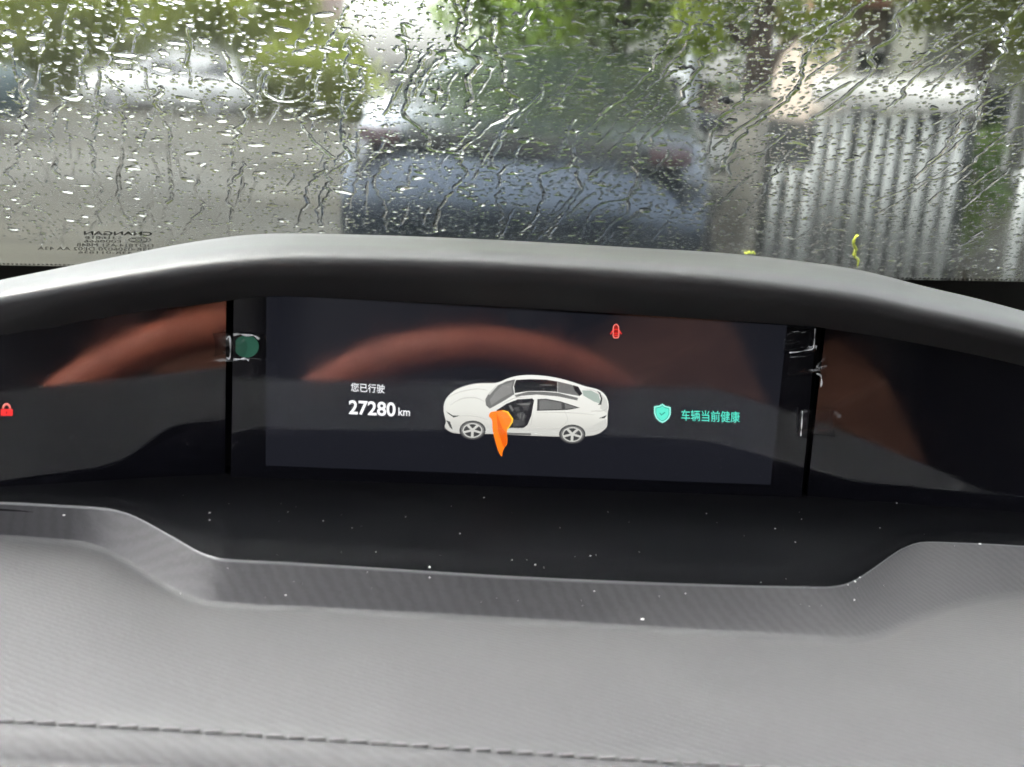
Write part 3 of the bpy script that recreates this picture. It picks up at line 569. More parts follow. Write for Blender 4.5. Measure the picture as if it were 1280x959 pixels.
def shield(cx, cy, s): return [(cx, cy - 12.5 * s), (cx + 4 * s, cy - 9.5 * s), (cx + 10.5 * s, cy - 8 * s), (cx + 10.5 * s, cy + 1 * s), (cx + 8 * s, cy + 6.5 * s), (cx + 4 * s, cy + 10 * s), (cx, cy + 12 * s), (cx - 4 * s, cy + 10 * s), (cx - 8 * s, cy + 6 * s), (cx - 10.5 * s, cy + 0 * s), (cx - 10.5 * s, cy - 9 * s), (cx - 4 * s, cy - 10 * s)]
flat('shield_icon', shield(828, 517, 1), 1, I_TEALL, lcd); flat('shield_line', shield(828, 517, .82), 2, I_TEALD, lcd); flat('shield_fill', shield(828, 517, .74), 3, I_TEAL, lcd)
flat('shield_tick', [(824.2, 517), (825, 516), (826.8, 518), (831.2, 515), (831.8, 515.9), (826.8, 519.8)], 4, I_TEALD, lcd)
# red open-door warning
flat('door_warning', [(770 + x, 414 + y) for x, y in ell(0, -4, 3.9, 5, 14, 180, 360) + [(4.2, 2), (4, 7), (2.6, 9), (-2.6, 9), (-4, 7), (-4.2, 2)]], 1, I_REDL, lcd)
flat('door_warning_cabin', [(770 + x, 414 + y) for x, y in ell(0, -4, 2.7, 3.7, 14, 180, 360) + [(3.0, 2), (2.8, 6.4), (1.9, 7.8), (-1.9, 7.8), (-2.8, 6.4), (-3.0, 2)]], 2, I_REDD, lcd)
for yy, ww in ((-2.2, 2.7), (2.6, 2.6), (5.2, 2.2)): flat('door_warning_line', [(770 + x, 414 + y) for x, y in ((-ww, yy), (0, yy - .7), (ww, yy), (ww, yy + 1.1), (0, yy + .4), (-ww, yy + 1.1))], 3, I_RED, lcd)
for sx in (-1, 1): flat('door_warning_door', [(770 + sx * x, 414 + y) for x, y in ((4, -2), (7.4, 3.4), (6.5, 4.4), (4, .6))], 1, I_RED, lcd)
# red padlock on the left panel
flat('padlock_body', [(1, 511.5), (15.8, 511.5), (15.8, 519.8), (1, 519.8)], 1, I_RED, left_p, lpl)
flat('padlock_slot', [(7.3, 514.5), (9, 514.5), (9, 517.5), (7.3, 517.5)], 2, I_REDD, left_p, lpl)
arc_o = ell(8.2, 511, 5.6, 7, 16, 180, 360); arc_i = ell(8.2, 511, 3.2, 4.4, 16, 180, 360)
new_obj('padlock_shackle', [lpl(x, y, .0003) for x, y in arc_o + arc_i], [(i, i + 1, 17 + i + 1, 17 + i) for i in range(16)], I_REDL, left_p)

# ---- dashboard -------------------------------------------------------------
dash = empty('dashboard', TM((0, 0, 0)), 'grey padded dashboard with arched hood, black shelf and stitched front edge', 'dashboard')
XS = np.linspace(-160, 1440, 120)
L_SIL = [(-160, 385), (-80, 366), (0, 350), (60, 338), (140, 322), (210, 308), (265, 299), (320, 293), (380, 292), (500, 295), (640, 301), (800, 310), (900, 316), (980, 324), (1060, 335), (1110, 346), (1160, 359), (1220, 373), (1280, 389), (1440, 432)]
L_FRT = [(-160, 402), (-80, 384), (0, 368), (60, 357), (140, 343), (210, 332), (265, 325), (320, 320), (380, 318), (500, 320), (640, 326), (800, 336), (900, 344), (980, 353), (1060, 364), (1110, 374), (1160, 385), (1220, 398), (1280, 412), (1440, 452)]
L_BOT = [(-160, 512), (-80, 472), (0, 446), (30, 432), (60, 420), (110, 402), (180, 389), (250, 381), (285, 376), (330, 371), (420, 373), (640, 384), (800, 394), (1000, 407), (1040, 412), (1100, 421), (1160, 432), (1220, 444), (1280, 458), (1440, 500)]
def csm(tab, n=160):
    q = smooth_line(tab, n); return [(p[0], p[1]) for p in q]
S1, S2, S3 = csm(L_SIL), csm(L_FRT), csm(L_BOT)
VB, VF = .055, -.032
rows = []
for x in XS:
    ys, yf, yb = interp(S1, x), interp(S2, x), interp(S3, x)
    A = on_v(x, ys, VB); Bp = on_v(x, yf, VF + .006); Cc = on_v(x, yb, VF + .022)
    Cc.z = max(Cc.z, -.6)
    back = A + Vector((0, .02, -.012)); back2 = A + Vector((0, .10, -.05)); back3 = A + Vector((0, .30, -.14))
    drop = Bp.z - Cc.z
    e1 = Bp + Vector((0, -.0022, -.0018)); e2 = Bp + Vector((0, -.0026, -.0048)); e3 = Vector((Bp.x * .5 + Cc.x * .5, VF + .009, Bp.z - drop * .5)); e4 = Vector((Cc.x, VF + .018, Cc.z + drop * .12))
    prof = [back3, back2, back, A + Vector((0, .006, -.0015)), A, A * .7 + Bp * .3 + Vector((0, 0, .0012)), A * .35 + Bp * .65 + Vector((0, 0, .0012)), Bp, e1, e2, e3, e4, Cc]
    rows.append(prof)
Vh, Fh = loft(rows); new_obj('hood', Vh, Fh, M_HOOD, dash, smooth=True)
# lining under the hood, back to the screens
rows = []
for x, r_ in zip(XS, rows_ := rows or [] ) if False else []: pass
lin = []
for x in XS:
    yb = interp(S3, x); Cc = on_v(x, yb, VF + .022)
    lin.append([Cc + Vector((0, .0005, 0)), Cc + Vector((0, .004, .004)), Cc + Vector((0, .03, .004)), Cc + Vector((0, .05, .004))])
Vl, Fl = loft(lin); new_obj('hood_lining', Vl, Fl, M_UNDER, dash, smooth=True)

# shelf below the screens, trim line, sloped collar, pad
WS = scr(640, 607).z - .0005
L_TRIM = [(-160, 622), (0, 628), (60, 631), (125, 635), (152, 640), (175, 649), (215, 671), (245, 688), (265, 696), (290, 700), (400, 706), (640, 721), (850, 730), (1010, 734), (1045, 733), (1066, 727), (1090, 712), (1118, 692), (1135, 683), (1155, 678), (1200, 679), (1280, 683), (1440, 694)]
L_CREST = [(-160, 664), (0, 671), (60, 675), (100, 679), (130, 688), (165, 706), (205, 732), (240, 749), (280, 756), (400, 762), (640, 775), (850, 788), (1010, 797), (1070, 799), (1110, 790), (1150, 772), (1190, 757), (1230, 747), (1280, 742), (1440, 745)]
L_STITCH = [(-160, 893), (0, 902), (200, 912), (400, 925), (640, 941), (800, 951), (960, 961), (1280, 982), (1440, 993)]
T1, T2, T3 = csm(L_TRIM, 260), csm(L_CREST, 260), csm(L_STITCH, 80)
XD = np.linspace(-160, 1440, 200)
WT, WC, WST = WS - .004, WS - .021, WS - .010
shelf, collar, trim, pad, edge = [], [], [], [], []
for x in XD:
    t = on_w(x, interp(T1, x), WT); c = on_w(x, interp(T2, x), WC); s = on_w(x, interp(T3, x), WST)
    b = Vector((t.x * 1.05, .015, WS))
    shelf.append([b, b * .6 + t * .4 + Vector((0, 0, .001)), b * .2 + t * .8 + Vector((0, 0, .0012)), t + Vector((0, .0005, -.0004)), t + Vector((0, .0002, -.004))])
    trim.append([t + Vector((0, .0003, -.001)), t + Vector((0, .0001, .0002)), t + Vector((0, -.0001, .0002)), t + Vector((0, -.0003, -.001))])
    sl = (c - t)
    collar.append([t + Vector((0, .0001, -.0001)), t + sl * .06 + Vector((0, 0, -.0002)), t + sl * .4 + Vector((0, 0, -.0006)), t + sl * .8 + Vector((0, 0, -.0002)), t + sl * .93 + Vector((0, 0, .0002)), c + Vector((0, 0, .0005)), c + (s - c) * .07 + Vector((0, 0, .0012)), c + (s - c) * .25 + Vector((0, 0, .0022)), c + (s - c) * .5 + Vector((0, 0, .0032)), c + (s - c) * .75 + Vector((0, 0, .0030)), c + (s - c) * .93 + Vector((0, 0, .0014)), c + (s - c) * .99 + Vector((0, 0, .0002)), s + Vector((0, 0, -.0007))])
    d1 = Vector((0, -1, -.35)).normalized()
    edge.append([s + Vector((0, .0002, -.0008)), s + Vector((0, -.0012, .0001)), s + d1 * .006 + Vector((0, 0, .0009)), s + d1 * .0125 + Vector((0, 0, -.0002)), s + d1 * .0138 + Vector((0, 0, -.0016)), s + d1 * .0150 + Vector((0, 0, -.0004)), s + d1 * .022 + Vector((0, 0, -.001)), s + d1 * .03 + Vector((0, 0, -.006)), s + d1 * .038 + Vector((0, 0, -.03)), s + d1 * .03 + Vector((0, 0, -.10)), s + d1 * .0 + Vector((0, 0, -.30))])
for nm, rws, m_ in (('shelf', shelf, M_SHELF), ('trim_strip', trim, M_TRIM), ('pad', collar, M_PAD), ('front_edge', edge, M_PAD)):
    V_, F_ = loft(rws); new_obj(nm, V_, F_, m_, dash, smooth=True)
# stitches along the seam
st_pts = [on_w(x, interp(T3, x), WST) for x in np.arange(-60, 1340, 2.0)]
acc = 0; base = None; cnt = 0; prev = st_pts[0]; last = None
for p in st_pts:
    acc += (p - prev).length; prev = p
    if acc < .0062: continue
    acc = 0
    if last is not None:
        d = (p - last)
        if base is None:
            bm = bmesh.new(); box(bm, (0, 0, 0), (.0049, .0013, .0007), bevel=.0003); base = bm_obj('stitch', bm, M_THREAD, dash); o = base
        else: o = base.copy(); col.objects.link(o); o.parent = dash
        o.location = (last + p) / 2 + Vector((0, .0002, .0003)); o.rotation_euler = (R(-10), random.uniform(-.05, .05), math.atan2(d.y, d.x) + R(9))
        cnt += 1
    last = p
# lower dash body and the cowl beyond the hood (dark)
bm = bmesh.new(); box(bm, (0, .16, WS - .20), (1.5, .62, .30)); bm_obj('dash_body', bm, M_CABIN, dash)

# dust on the shelf and pad
M_DUST = mat('dust', (.8, .79, .76), .9)
specks = [(80, 644, 2.2), (262, 641, 1.6), (262, 650, 1.3), (404, 651, 1.3), (537, 709, 1.9), (537, 722, 1.3), (575, 667, 1.1), (605, 622, 1.5), (507, 646, 1.1), (669, 706, 1.7), (738, 695, 1.4), (745, 694, 1.2), (799, 690, 1.2), (883, 642, 1.1), (969, 661, 1.6), (994, 678, 2.0), (1002, 649, 1.4), (951, 728, 1.1), (1069, 727, 2.1), (1068, 750, 1.7), (803, 774, 2.3), (1029, 816, 2.4), (1225, 680, 2.6), (1121, 629, 1.5), (857, 742, 1.2), (743, 739, 1.1), (374, 790, 1.2), (357, 744, 1.6), (301, 858, 1.2), (640, 700, 1.0), (700, 660, .9), (760, 640, .9), (900, 700, .9), (930, 670, .9), (470, 690, 1.0), (440, 660, .9), (360, 640, .9), (1100, 660, 1.0), (1160, 650, .9), (1075, 722, 1.5), (1060, 731, 1.2)]
for k in range(45): specks.append((random.uniform(200, 1200), random.uniform(615, 760), random.uniform(.3, .65)))
bm = bmesh.new()
for (x, y, r) in specks:
    yt, yc_ = interp(T1, x), interp(T2, x)
    if y < yt: hz = WS + (WT - WS) * max(0, min(1, (y - 605) / (yt - 605)))
    elif y < yc_: hz = WT + (WC - WT) * (y - yt) / (yc_ - yt)
    else: hz = WC + .002 - .006 * (y - yc_) / 160
    p = on_w(x, y, hz + .0008); rr = r * .5 / FPX * .72
    bmesh.ops.create_icosphere(bm, subdivisions=1, radius=rr, matrix=Matrix.Translation(p) @ Matrix.Rotation(random.random() * 3, 4, 'Z') @ Matrix.Diagonal((random.uniform(.8, 1.6), random.uniform(.5, 1), .6, 1)))
tag(bm_obj('dust_specks', bm, M_DUST, M=MC.copy()), 'white dust specks scattered over the black shelf and grey pad', 'dust', kind='stuff')
for (x0, y0, x1, y1) in ((213, 585, 211, 594), (748, 738, 754, 741)):
    pass

# ---- stickers on the panel edges -------------------------------------------
M_GREENS = mat('sticker_green', (.026, .14, .085), .5)
gs = empty('film_tab', TM(scr(306, 434)), 'round green pull tab on clear film over the left screen gap', 'sticker')
o0 = scr(306, 434)
def loc(pts): return [p - o0 for p in pts]
gp = ell(308, 433, 15.5, 14.2, 36)
gp = [(max(x, 294.5), y) for x, y in gp]
dz = SN * .0012
new_obj('tab_disc', loc([scr(x, y, .0016) for x, y in gp]) + loc([scr(x, y, .0012) for x, y in gp]), [tuple(range(36))[::-1]] + [(i, (i + 1) % 36, 36 + (i + 1) % 36, 36 + i) for i in range(36)], M_GREENS, gs)
# clear film: a sheet that bulges over the gap, white tubes imitate the highlights on its rolled edges
rows = []
for i in range(13):
    f = i / 12; y = 417 + 34 * f; row = []
    for j in range(17):
        g = j / 16; x = 266 + 66 * g; xx = x + 3 * math.sin(f * 3.1)
        h = .0009 + .0035 * math.exp(-((x - 288) / 14) ** 2) * (.4 + .6 * math.sin(math.pi * f)) + (.0018 if i in (0, 12) else 0) * math.sin(3.14 * g)
        row.append(scr(xx, y + 3 * math.sin(g * 5) * (f - .5), h) - o0)
    rows.append(row)
V_, F_ = loft(rows); new_obj('film', V_, F_, M_FILM, gs, smooth=True)
bm = bmesh.new()
M_GLINT = mat('film_glint_white', (.75, .75, .76), .45, .8)  # pale colour stands in for highlights on the clear film's edges
for (pts, r0) in (([(292, 418.5), (300, 417.8), (308, 419.2), (317, 419.5), (324, 424)], .0005), ([(292, 449.5), (300, 449.2), (306, 448.5), (311, 450.5)], .00045), ([(283, 424), (287, 421), (288, 436), (287, 448), (283, 447)], .0003)):
    q = [Vector(scr(p[0], p[1], .0022)) - o0 for p in smooth_line(pts, 22)]; tube(bm, q, [r0 * (.25 + .95 * abs(math.sin(i * .31 + r0 * 9e3))) for i in range(22)], 8)
bm_obj('film_edge_glint', bm, M_GLINT, gs, smooth=True)
# clear curled tabs over the right gap
o1 = scr(1012, 440)
ts = empty('film_tab', TM(o1), 'crumpled clear film tabs over the right screen gap', 'sticker')
for (x0, y0, x1, y1, amp, ph) in ((982, 409, 1024, 442, .003, 0), (988, 442, 1036, 470, .004, 1.2), (1001, 512, 1052, 548, .003, 2.2)):
    rows = []
    for i in range(15):
        f = i / 14; row = []
        for j in range(15):
            g = j / 14; x = x0 + (x1 - x0) * g - 4 * f; y = y0 + (y1 - y0) * f + 2 * g
            h = .001 + amp * (.5 + .5 * math.sin(5 * g + ph + 3 * f)) * math.sin(math.pi * f) ** .5 + .0005 * math.sin(9 * g + 6 * f + ph)
            row.append(scr(x, y, max(h, .0004)) - o1)
        rows.append(row)
    V_, F_ = loft(rows); new_obj('film', V_, F_, M_FILM, ts, smooth=True)
for pts, r0 in (([(1019, 411), (1018, 425), (1016, 436), (1008, 438), (997, 440), (987, 441)], .00026), ([(1021, 467), (1026, 470), (1027, 478), (1026, 484)], .0004), ([(1003, 514), (1002, 532), (1001, 545)], .00025)):
    bm = bmesh.new(); q = [Vector(scr(p[0], p[1], .003)) - o1 for p in smooth_line(pts, 26)]; tube(bm, q, [r0 * (.15 + 1.1 * abs(math.sin(i * .23 + r0 * 9e3))) for i in range(26)], 8); bm_obj('film_edge_glint', bm, M_GLINT, ts, smooth=True)  # painted highlights along the film tabs, as thin white tubes

# ---- steering wheel and cabin (they show as reflections in the displays) ------
def reflect(px, py, v):
    p = scr(px, py); r = cray(px, py); r = r - SN * (2 * r.dot(SN)); return p + r * ((v - p.y) / r.y)
top = reflect(612, 412, -.385); TILT = R(24)
dn = Vector((0, -math.sin(TILT), -math.cos(TILT))); RW = .188
wc = top + dn * (RW + .019)
ax = Vector((0, math.cos(TILT), -math.sin(TILT)))
WM = MC @ Matrix.Translation(wc) @ Matrix.Rotation(R(90) + TILT * -1, 4, 'X')
wheel = empty('steering_wheel', WM, 'reddish-brown leather steering wheel mirrored as an arc in the display', 'steering wheel')
bm = bmesh.new(); seg, ss = 72, 16
vs = [[bm.verts.new(((RW + .0185 * math.cos(b)) * math.cos(a), (RW + .0185 * math.cos(b)) * math.sin(a), .0165 * math.sin(b))) for b in [2 * math.pi * j / ss for j in range(ss)]] for a in [2 * math.pi * i / seg for i in range(seg)]]
for i in range(seg):
    for j in range(ss): bm.faces.new((vs[i][j], vs[(i + 1) % seg][j], vs[(i + 1) % seg][(j + 1) % ss], vs[i][(j + 1) % ss]))
bm_obj('rim', bm, M_LEATHER, wheel, smooth=True)
bm = bmesh.new(); box(bm, (0, -.01, .012), (.13, .11, .05), bevel=.02); bm_obj('hub', bm, M_BLACKPL, wheel, smooth=False)
for sx, sy, sw, shh in ((-.118, -.005, .12, .04), (.118, -.005, .12, .04), (0, -.125, .045, .13)):
    bm = bmesh.new(); box(bm, (sx, sy, .008), (sw, shh, .02), bevel=.006); bm_obj('spoke', bm, M_SATIN if sx == 0 else M_BLACKPL, wheel)
def seat(name, u, m, label):
    o = (u, -1.05, -.85)
    t = empty(name, TM(o), label, 'seat', 'front seats')
    def pb(nm, c, s, rot, bv):
        bm = bmesh.new(); box(bm, c, s, Matrix.Rotation(rot, 3, 'X'), bv); bm_obj(nm, bm, m, t, smooth=True)
    pb('cushion', (0, .05, .32), (.50, .52, .16), R(8), .05); pb('backrest', (0, -.30, .68), (.48, .16, .66), R(18), .06); pb('headrest', (0, -.46, 1.10), (.27, .11, .18), R(14), .04)
    for sx in (-1, 1): pb('bolster', (sx * .23, -.25, .66), (.10, .2, .5), R(18), .04)
    bm = bmesh.new(); box(bm, (0, 0, .12), (.42, .4, .22), bevel=.02); bm_obj('seat_base', bm, M_CABIN, t)
    return t
seat('driver_seat', -.02, M_CABIN, 'dark driver seat behind the steering wheel, mirrored in the display')
seat('passenger_seat', .76, M_CABIN, 'dark passenger seat mirrored in the right display panel')
cabin = empty('car_cabin', TM((0, -.6, -.95)), 'dark cabin of the car around the dashboard', 'car cabin')
def cb(nm, c, s, m=M_CABIN, rot=None):
    bm = bmesh.new(); box(bm, (c[0], c[1] + .6, c[2] + .95), s, rot, .01); bm_obj(nm, bm, m, cabin)
cb('floor', (.37, -1.1, -.93), (1.7, 2.6, .05)); cb('door_panel', (1.22, -1.1, -.45), (.06, 2.5, .95)); cb('rear_seat', (.37, -2.05, -.35), (1.5, .3, 1.0)); cb('rear_bench', (.37, -1.75, -.65), (1.5, .6, .3))
cb('headliner', (.37, -1.35, .42), (1.7, 1.9, .04), M_LINER)
cb('door_panel', (-.47, -1.1, -.5), (.06, 2.5, .85)); cb('pillar', (1.18, -1.15, .2), (.08, .14, .55), M_LINER); cb('pillar', (-.44, -1.35, .1), (.08, .16, .75), M_LINER)
cb('console', (.37, -.75, -.6), (.26, 1.1, .5)); cb('mirrored_tan_block', (.43, -1.15, -.42), (.30, .34, .40), M_TAN, Matrix.Rotation(R(-32), 3, 'Y')); cb('parcel_shelf', (.37, -2.3, .1), (1.5, .1, .6))  # tilted tan block is added only to mirror as a brown shape in the displays

# ================================================================== windscreen, water on it
SL = R(30)
WB = on_v(640, 343, .38)                                # a point on the visible lower edge
WN = Vector((0, -math.sin(SL), -math.cos(SL)))          # inward normal (towards the cabin)
WT_ = Vector((0, -math.cos(SL), math.sin(SL)))          # up the slope
def wsp(px, py, off=0.0): return on_plane(px, py, WB - WN * off, WN)     # off > 0: outside
def st(p): d = p - WB; return d.x, d.dot(WT_)
def wpt(s, t, off=0.0): return WB + Vector((s, 0, 0)) + WT_ * t - WN * off
ws = empty('windscreen', TM(WB), 'raked windscreen with black lower band, wet with rain', 'windscreen')
def wl(s, t, off=0.0): return wpt(s, t, off) - WB
slab('pane', [wl(-.62, -.12), wl(1.3, -.12), wl(1.3, .80), wl(-.62, .80)], WN, .0045, M_PANE, ws)
slab('wet_film', [wl(-.62, -.12, .00465), wl(1.3, -.12, .00465), wl(1.3, .80, .00465), wl(-.62, .80, .00465)], -WN, .00005, M_WETFILM, ws)
# black printed band with its dotted edge
xs_ = np.linspace(-200, 1500, 40)
def frit_y(x): return 331.5 + 20.5 * x / 1280
up = [Vector(wsp(x, frit_y(x), -.0004)) - WB for x in xs_]; s_lo = st(wsp(0, 430))[1]
dnp = [p - WT_ * .10 for p in up]
V_, F_ = loft([up, dnp]); new_obj('frit_band', V_, F_, M_FRIT, ws)
bm = bmesh.new()
for k, x in enumerate(np.arange(-60, 1400, 5.4)):
    p = Vector(wsp(x, frit_y(x) - 1.6, -.0004)) - WB
    bmesh.ops.create_circle(bm, cap_ends=True, segments=8, radius=.0013, matrix=Matrix.Translation(p) @ WN.to_track_quat('Z', 'Y').to_matrix().to_4x4())
tag(bm_obj('frit_dots', bm, M_FRIT, ws), kind='stuff')
# printed glass mark, read from outside
def gz(x0, y0, x1, y1): return (40 + x0 / 6.4, 270 + y0 / 6.4, 40 + x1 / 6.4, 270 + y1 / 6.4)
for s_, b_, bo in (('CHANGAN', gz(415, 121, 960, 152), .03), ('5316818', gz(425, 162, 720, 182), 0), ('E000666', gz(415, 190, 712, 212), 0), ('DOT814 AS1 M848', gz(360, 218, 970, 243), 0), ('43R-0506070 DE02 AA 43A', gz(45, 245, 960, 272), 0), ('43R-011836', gz(370, 281, 805, 301), 0)):
    text_flat('glass_mark', s_, b_, M_MARK, ws, plane=lambda x, y, o: wsp(x, y, -.0005) - WB, bold=bo, mirror=True, skew=.012)
a_, b_ = ell(40 + 862 / 6.4, 270 + 192 / 6.4, 14.3, 3.7, 36), ell(40 + 862 / 6.4, 270 + 192 / 6.4, 13.2, 3.0, 36)
new_obj('glass_mark', [wsp(x, y, -.0005) - WB for x, y in a_ + b_], [(i, (i + 1) % 36, 36 + (i + 1) % 36, 36 + i) for i in range(36)], M_MARK, ws)
text_flat('glass_mark', 'CCC', gz(800, 178, 925, 206), M_MARK, ws, plane=lambda x, y, o: wsp(x, y, -.0005) - WB, bold=.01, mirror=True)

# ---- rain: height field on the outer face -------------------------------------
GS = .00047
s0, s1 = st(wsp(-30, 330))[0], st(wsp(1320, 340))[0]
t0, t1 = -.012, max(st(wsp(0, -25))[1], st(wsp(1280, -25))[1], st(wsp(640, -25))[1])
nx, ny = int((s1 - s0) / GS), int((t1 - t0) / GS)
Hd = np.zeros((ny, nx), np.float32)
def splat(H, cx, cy, rx, ry, h, ang=0, p=.75, wob=None):
    rm = max(rx, ry) * 1.3; i0, i1 = max(0, int((cx - rm - s0) / GS)), min(nx, int((cx + rm - s0) / GS) + 2); j0, j1 = max(0, int((cy - rm - t0) / GS)), min(ny, int((cy + rm - t0) / GS) + 2)
    if i1 <= i0 or j1 <= j0: return
    X, Y = np.meshgrid(s0 + np.arange(i0, i1) * GS - cx, t0 + np.arange(j0, j1) * GS - cy)
    ca, sa = math.cos(ang), math.sin(ang); x = (X * ca + Y * sa) / rx; y = (-X * sa + Y * ca) / ry
    d = x * x + y * y
    if wob is not None:
        th = np.arctan2(y, x); d = d * (1 + wob[0] * np.sin(2 * th + wob[1]) + wob[2] * np.sin(3 * th + wob[3]) + wob[4] * np.sin(5 * th + wob[1] * 2))
    v = h * np.clip(1 - d, 0, 1) ** p
    H[j0:j1, i0:i1] = np.maximum(H[j0:j1, i0:i1], v)
def blur(H, n=1):
    for _ in range(n):
        H = (np.roll(H, 1, 0) + np.roll(H, -1, 0) + 2 * H) / 4; H = (np.roll(H, 1, 1) + np.roll(H, -1, 1) + 2 * H) / 4
    return H
def wet_mesh(name, H, thr, parent=None, M=None, j_off=0, i_off=0, org=None):
    """closed drops: curved top, flat foot just off the glass"""
    h = np.where(H > thr, H, 0); jj, ii = h.shape
    wet = (h[:-1, :-1] > 0) | (h[1:, :-1] > 0) | (h[:-1, 1:] > 0) | (h[1:, 1:] > 0)
    J, I = np.nonzero(wet)
    if len(J) == 0: return None
    q = np.stack([J * ii + I, J * ii + I + 1, (J + 1) * ii + I + 1, (J + 1) * ii + I], 1)
    used, inv = np.unique(q, return_inverse=True); q = inv.reshape(-1, 4); nv = len(used)
    uj, ui = used // ii, used % ii
    S = s0 + (ui + i_off) * GS; T = t0 + (uj + j_off) * GS; hh = h[uj, ui]
    ex, et, en = np.array((1, 0, 0.)), np.array(WT_), -np.array(WN)
    base = np.array(WB) - np.array(org) + S[:, None] * ex + T[:, None] * et
    foot = base + en * .0047; topv = base + en * (.0047 + hh)[:, None]
    verts = np.concatenate([topv, foot]).astype(np.float32)
    # outside face winding: s x t = ex x et ; flip to point outward
    nrm = np.cross(ex, et); outq = q if nrm.dot(en) > 0 else q[:, ::-1]
    allq = np.concatenate([outq, outq[:, ::-1] + nv])
    me = bpy.data.meshes.new(name); me.vertices.add(len(verts)); me.vertices.foreach_set('co', verts.ravel())
    me.loops.add(allq.size); me.loops.foreach_set('vertex_index', allq.ravel().astype(np.int32))
    me.polygons.add(len(allq)); me.polygons.foreach_set('loop_start', np.arange(0, allq.size, 4, dtype=np.int32)); me.polygons.foreach_set('loop_total', np.full(len(allq), 4, np.int32))
    me.polygons.foreach_set('use_smooth', np.ones(len(allq), bool)); me.update(calc_edges=True); me.validate()
    me.materials.append(M_WATER)
    o = bpy.data.objects.new(name, me); col.objects.link(o); o.matrix_world = M; return o

RIV = [
 ([(561, -20), (570, 21), (567, 46), (577, 71), (593, 89), (586, 124), (583, 149)], 1.5, 'thick water streak over the trees just right of the bright gap'),
 ([(596, -20), (584, 25), (581, 50)], 1.3, 'short water streak joining the thick one at the top'),
 ([(616, 32), (613, 67), (630, 92), (638, 120), (641, 142), (613, 163), (581, 197), (577, 209), (583, 230), (556, 255), (542, 296)], 1.2, 'long zigzag water streak down over the dark sedan'),
 ([(545, 67), (531, 85), (520, 106), (510, 128), (508, 156), (531, 177), (538, 195), (577, 200)], 1.2, 'hooked water streak on the right edge of the bright gap'),
 ([(868, 40), (850, 57), (825, 78), (797, 117), (755, 149), (719, 181), (712, 213), (684, 227), (677, 259), (655, 300)], 1.0, 'long diagonal water streak from the grey post down across the dark sedan'),
 ([(712, 214), (723, 220), (724, 245), (705, 277), (688, 305)], .9, 'water streak curling right below the long diagonal one'),
 ([(880, 125), (850, 145), (815, 167), (794, 199), (797, 227), (783, 266), (748, 308)], .9, 'diagonal water streak ending at the right part of the hood'),
 ([(843, 199), (808, 230), (786, 255), (747, 266), (724, 305)], .8, 'thin water streak with a sideways step over the sedan bumper'),
 ([(655, 191), (630, 227), (623, 255), (627, 284), (621, 302)], .8, 'thin water streak down the middle of the sedan boot'),
 ([(489, 206), (471, 227), (476, 262), (482, 296)], .7, 'thin water streak at the left side of the dark sedan'),
 ([(424, 140), (428, 185), (435, 209), (411, 227), (407, 255), (400, 290)], 1.0, 'water streak along the left edge of the dark sedan'),
 ([(25, 100), (27, 142), (28, 177), (14, 213), (18, 240)], .9, 'water streak nearest the left edge of the picture'),
 ([(69, 100), (76, 142), (66, 184), (72, 230)], .9, 'second water streak from the left edge'),
 ([(110, 181), (113, 213), (124, 255), (120, 288)], .8, 'water streak ending above the printed glass mark'),
 ([(131, 103), (152, 128), (152, 160), (149, 195), (152, 266), (163, 287)], 1.1, 'water streak crossing the white car into the printed mark'),
 ([(202, 117), (193, 142), (206, 167), (209, 213), (213, 255), (199, 290)], 1.1, 'water streak right of the printed glass mark'),
 ([(255, 213), (245, 248), (248, 270), (227, 301)], .8, 'thin water streak on the bare paving, meeting the hood at left'),
 ([(305, 202), (298, 227), (284, 248), (287, 285)], .8, 'thin water streak above the left shoulder of the hood'),
 ([(383, 149), (376, 163), (404, 199), (408, 216), (387, 241), (377, 290)], 1.0, 'looping water streak left of the dark sedan'),
 ([(408, 216), (411, 241), (395, 290)], .7, 'short branch of the looping water streak'),
 ([(277, 74), (291, 106), (312, 135), (298, 170), (300, 196)], 1.0, 'water streak under the left tree, right of the white car'),
 ([(330, 99), (330, 128), (351, 135), (383, 131), (381, 96)], 1.0, 'u-shaped loop of water below the left tree'),
 ([(1100, -10), (1084, 8), (1028, 52), (1008, 87), (996, 123), (961, 151), (929, 178), (905, 215)], 1.2, 'thick diagonal water streak left of the beige house'),
 ([(1165, -15), (1155, 0), (1131, 28), (1115, 59), (1091, 79), (1091, 95), (1064, 123), (1020, 158)], 1.2, 'kinked water streak across the beige house to the coping'),
 ([(1179, 79), (1139, 111), (1123, 131), (1099, 147)], .9, 'short diagonal water streak over the white coping'),
 ([(1290, 10), (1258, 48), (1250, 75), (1226, 123), (1206, 147), (1187, 186), (1139, 238)], 1.1, 'long water streak at the right from the top corner over the slats'),
 ([(1290, 105), (1238, 135), (1226, 166), (1198, 190), (1160, 215)], .8, 'thin water streak right of the coping end'),
 ([(1290, 160), (1246, 186), (1202, 222), (1147, 238), (1090, 262)], .8, 'long flat water streak crossing the middle of the slats'),
 ([(885, 79), (862, 115), (838, 151), (815, 190)], .8, 'water streak in front of the grey post'),
 ([(969, 103), (933, 131), (909, 151), (889, 178), (880, 210)], .9, 'water streak crossing the thick trunk'),
 ([(992, 190), (969, 222), (957, 242), (930, 275)], .7, 'thin water streak in front of the utility cabinet'),
 ([(988, 174), (949, 198), (921, 206), (912, 230)], .7, 'thin water streak over the concrete pillar'),
 ([(830, 36), (854, 40), (846, 63), (832, 70)], .9, 'small hooked drip of water left of the grey post, near the top'),
]
Hall = np.zeros_like(Hd)
riv_grids = []
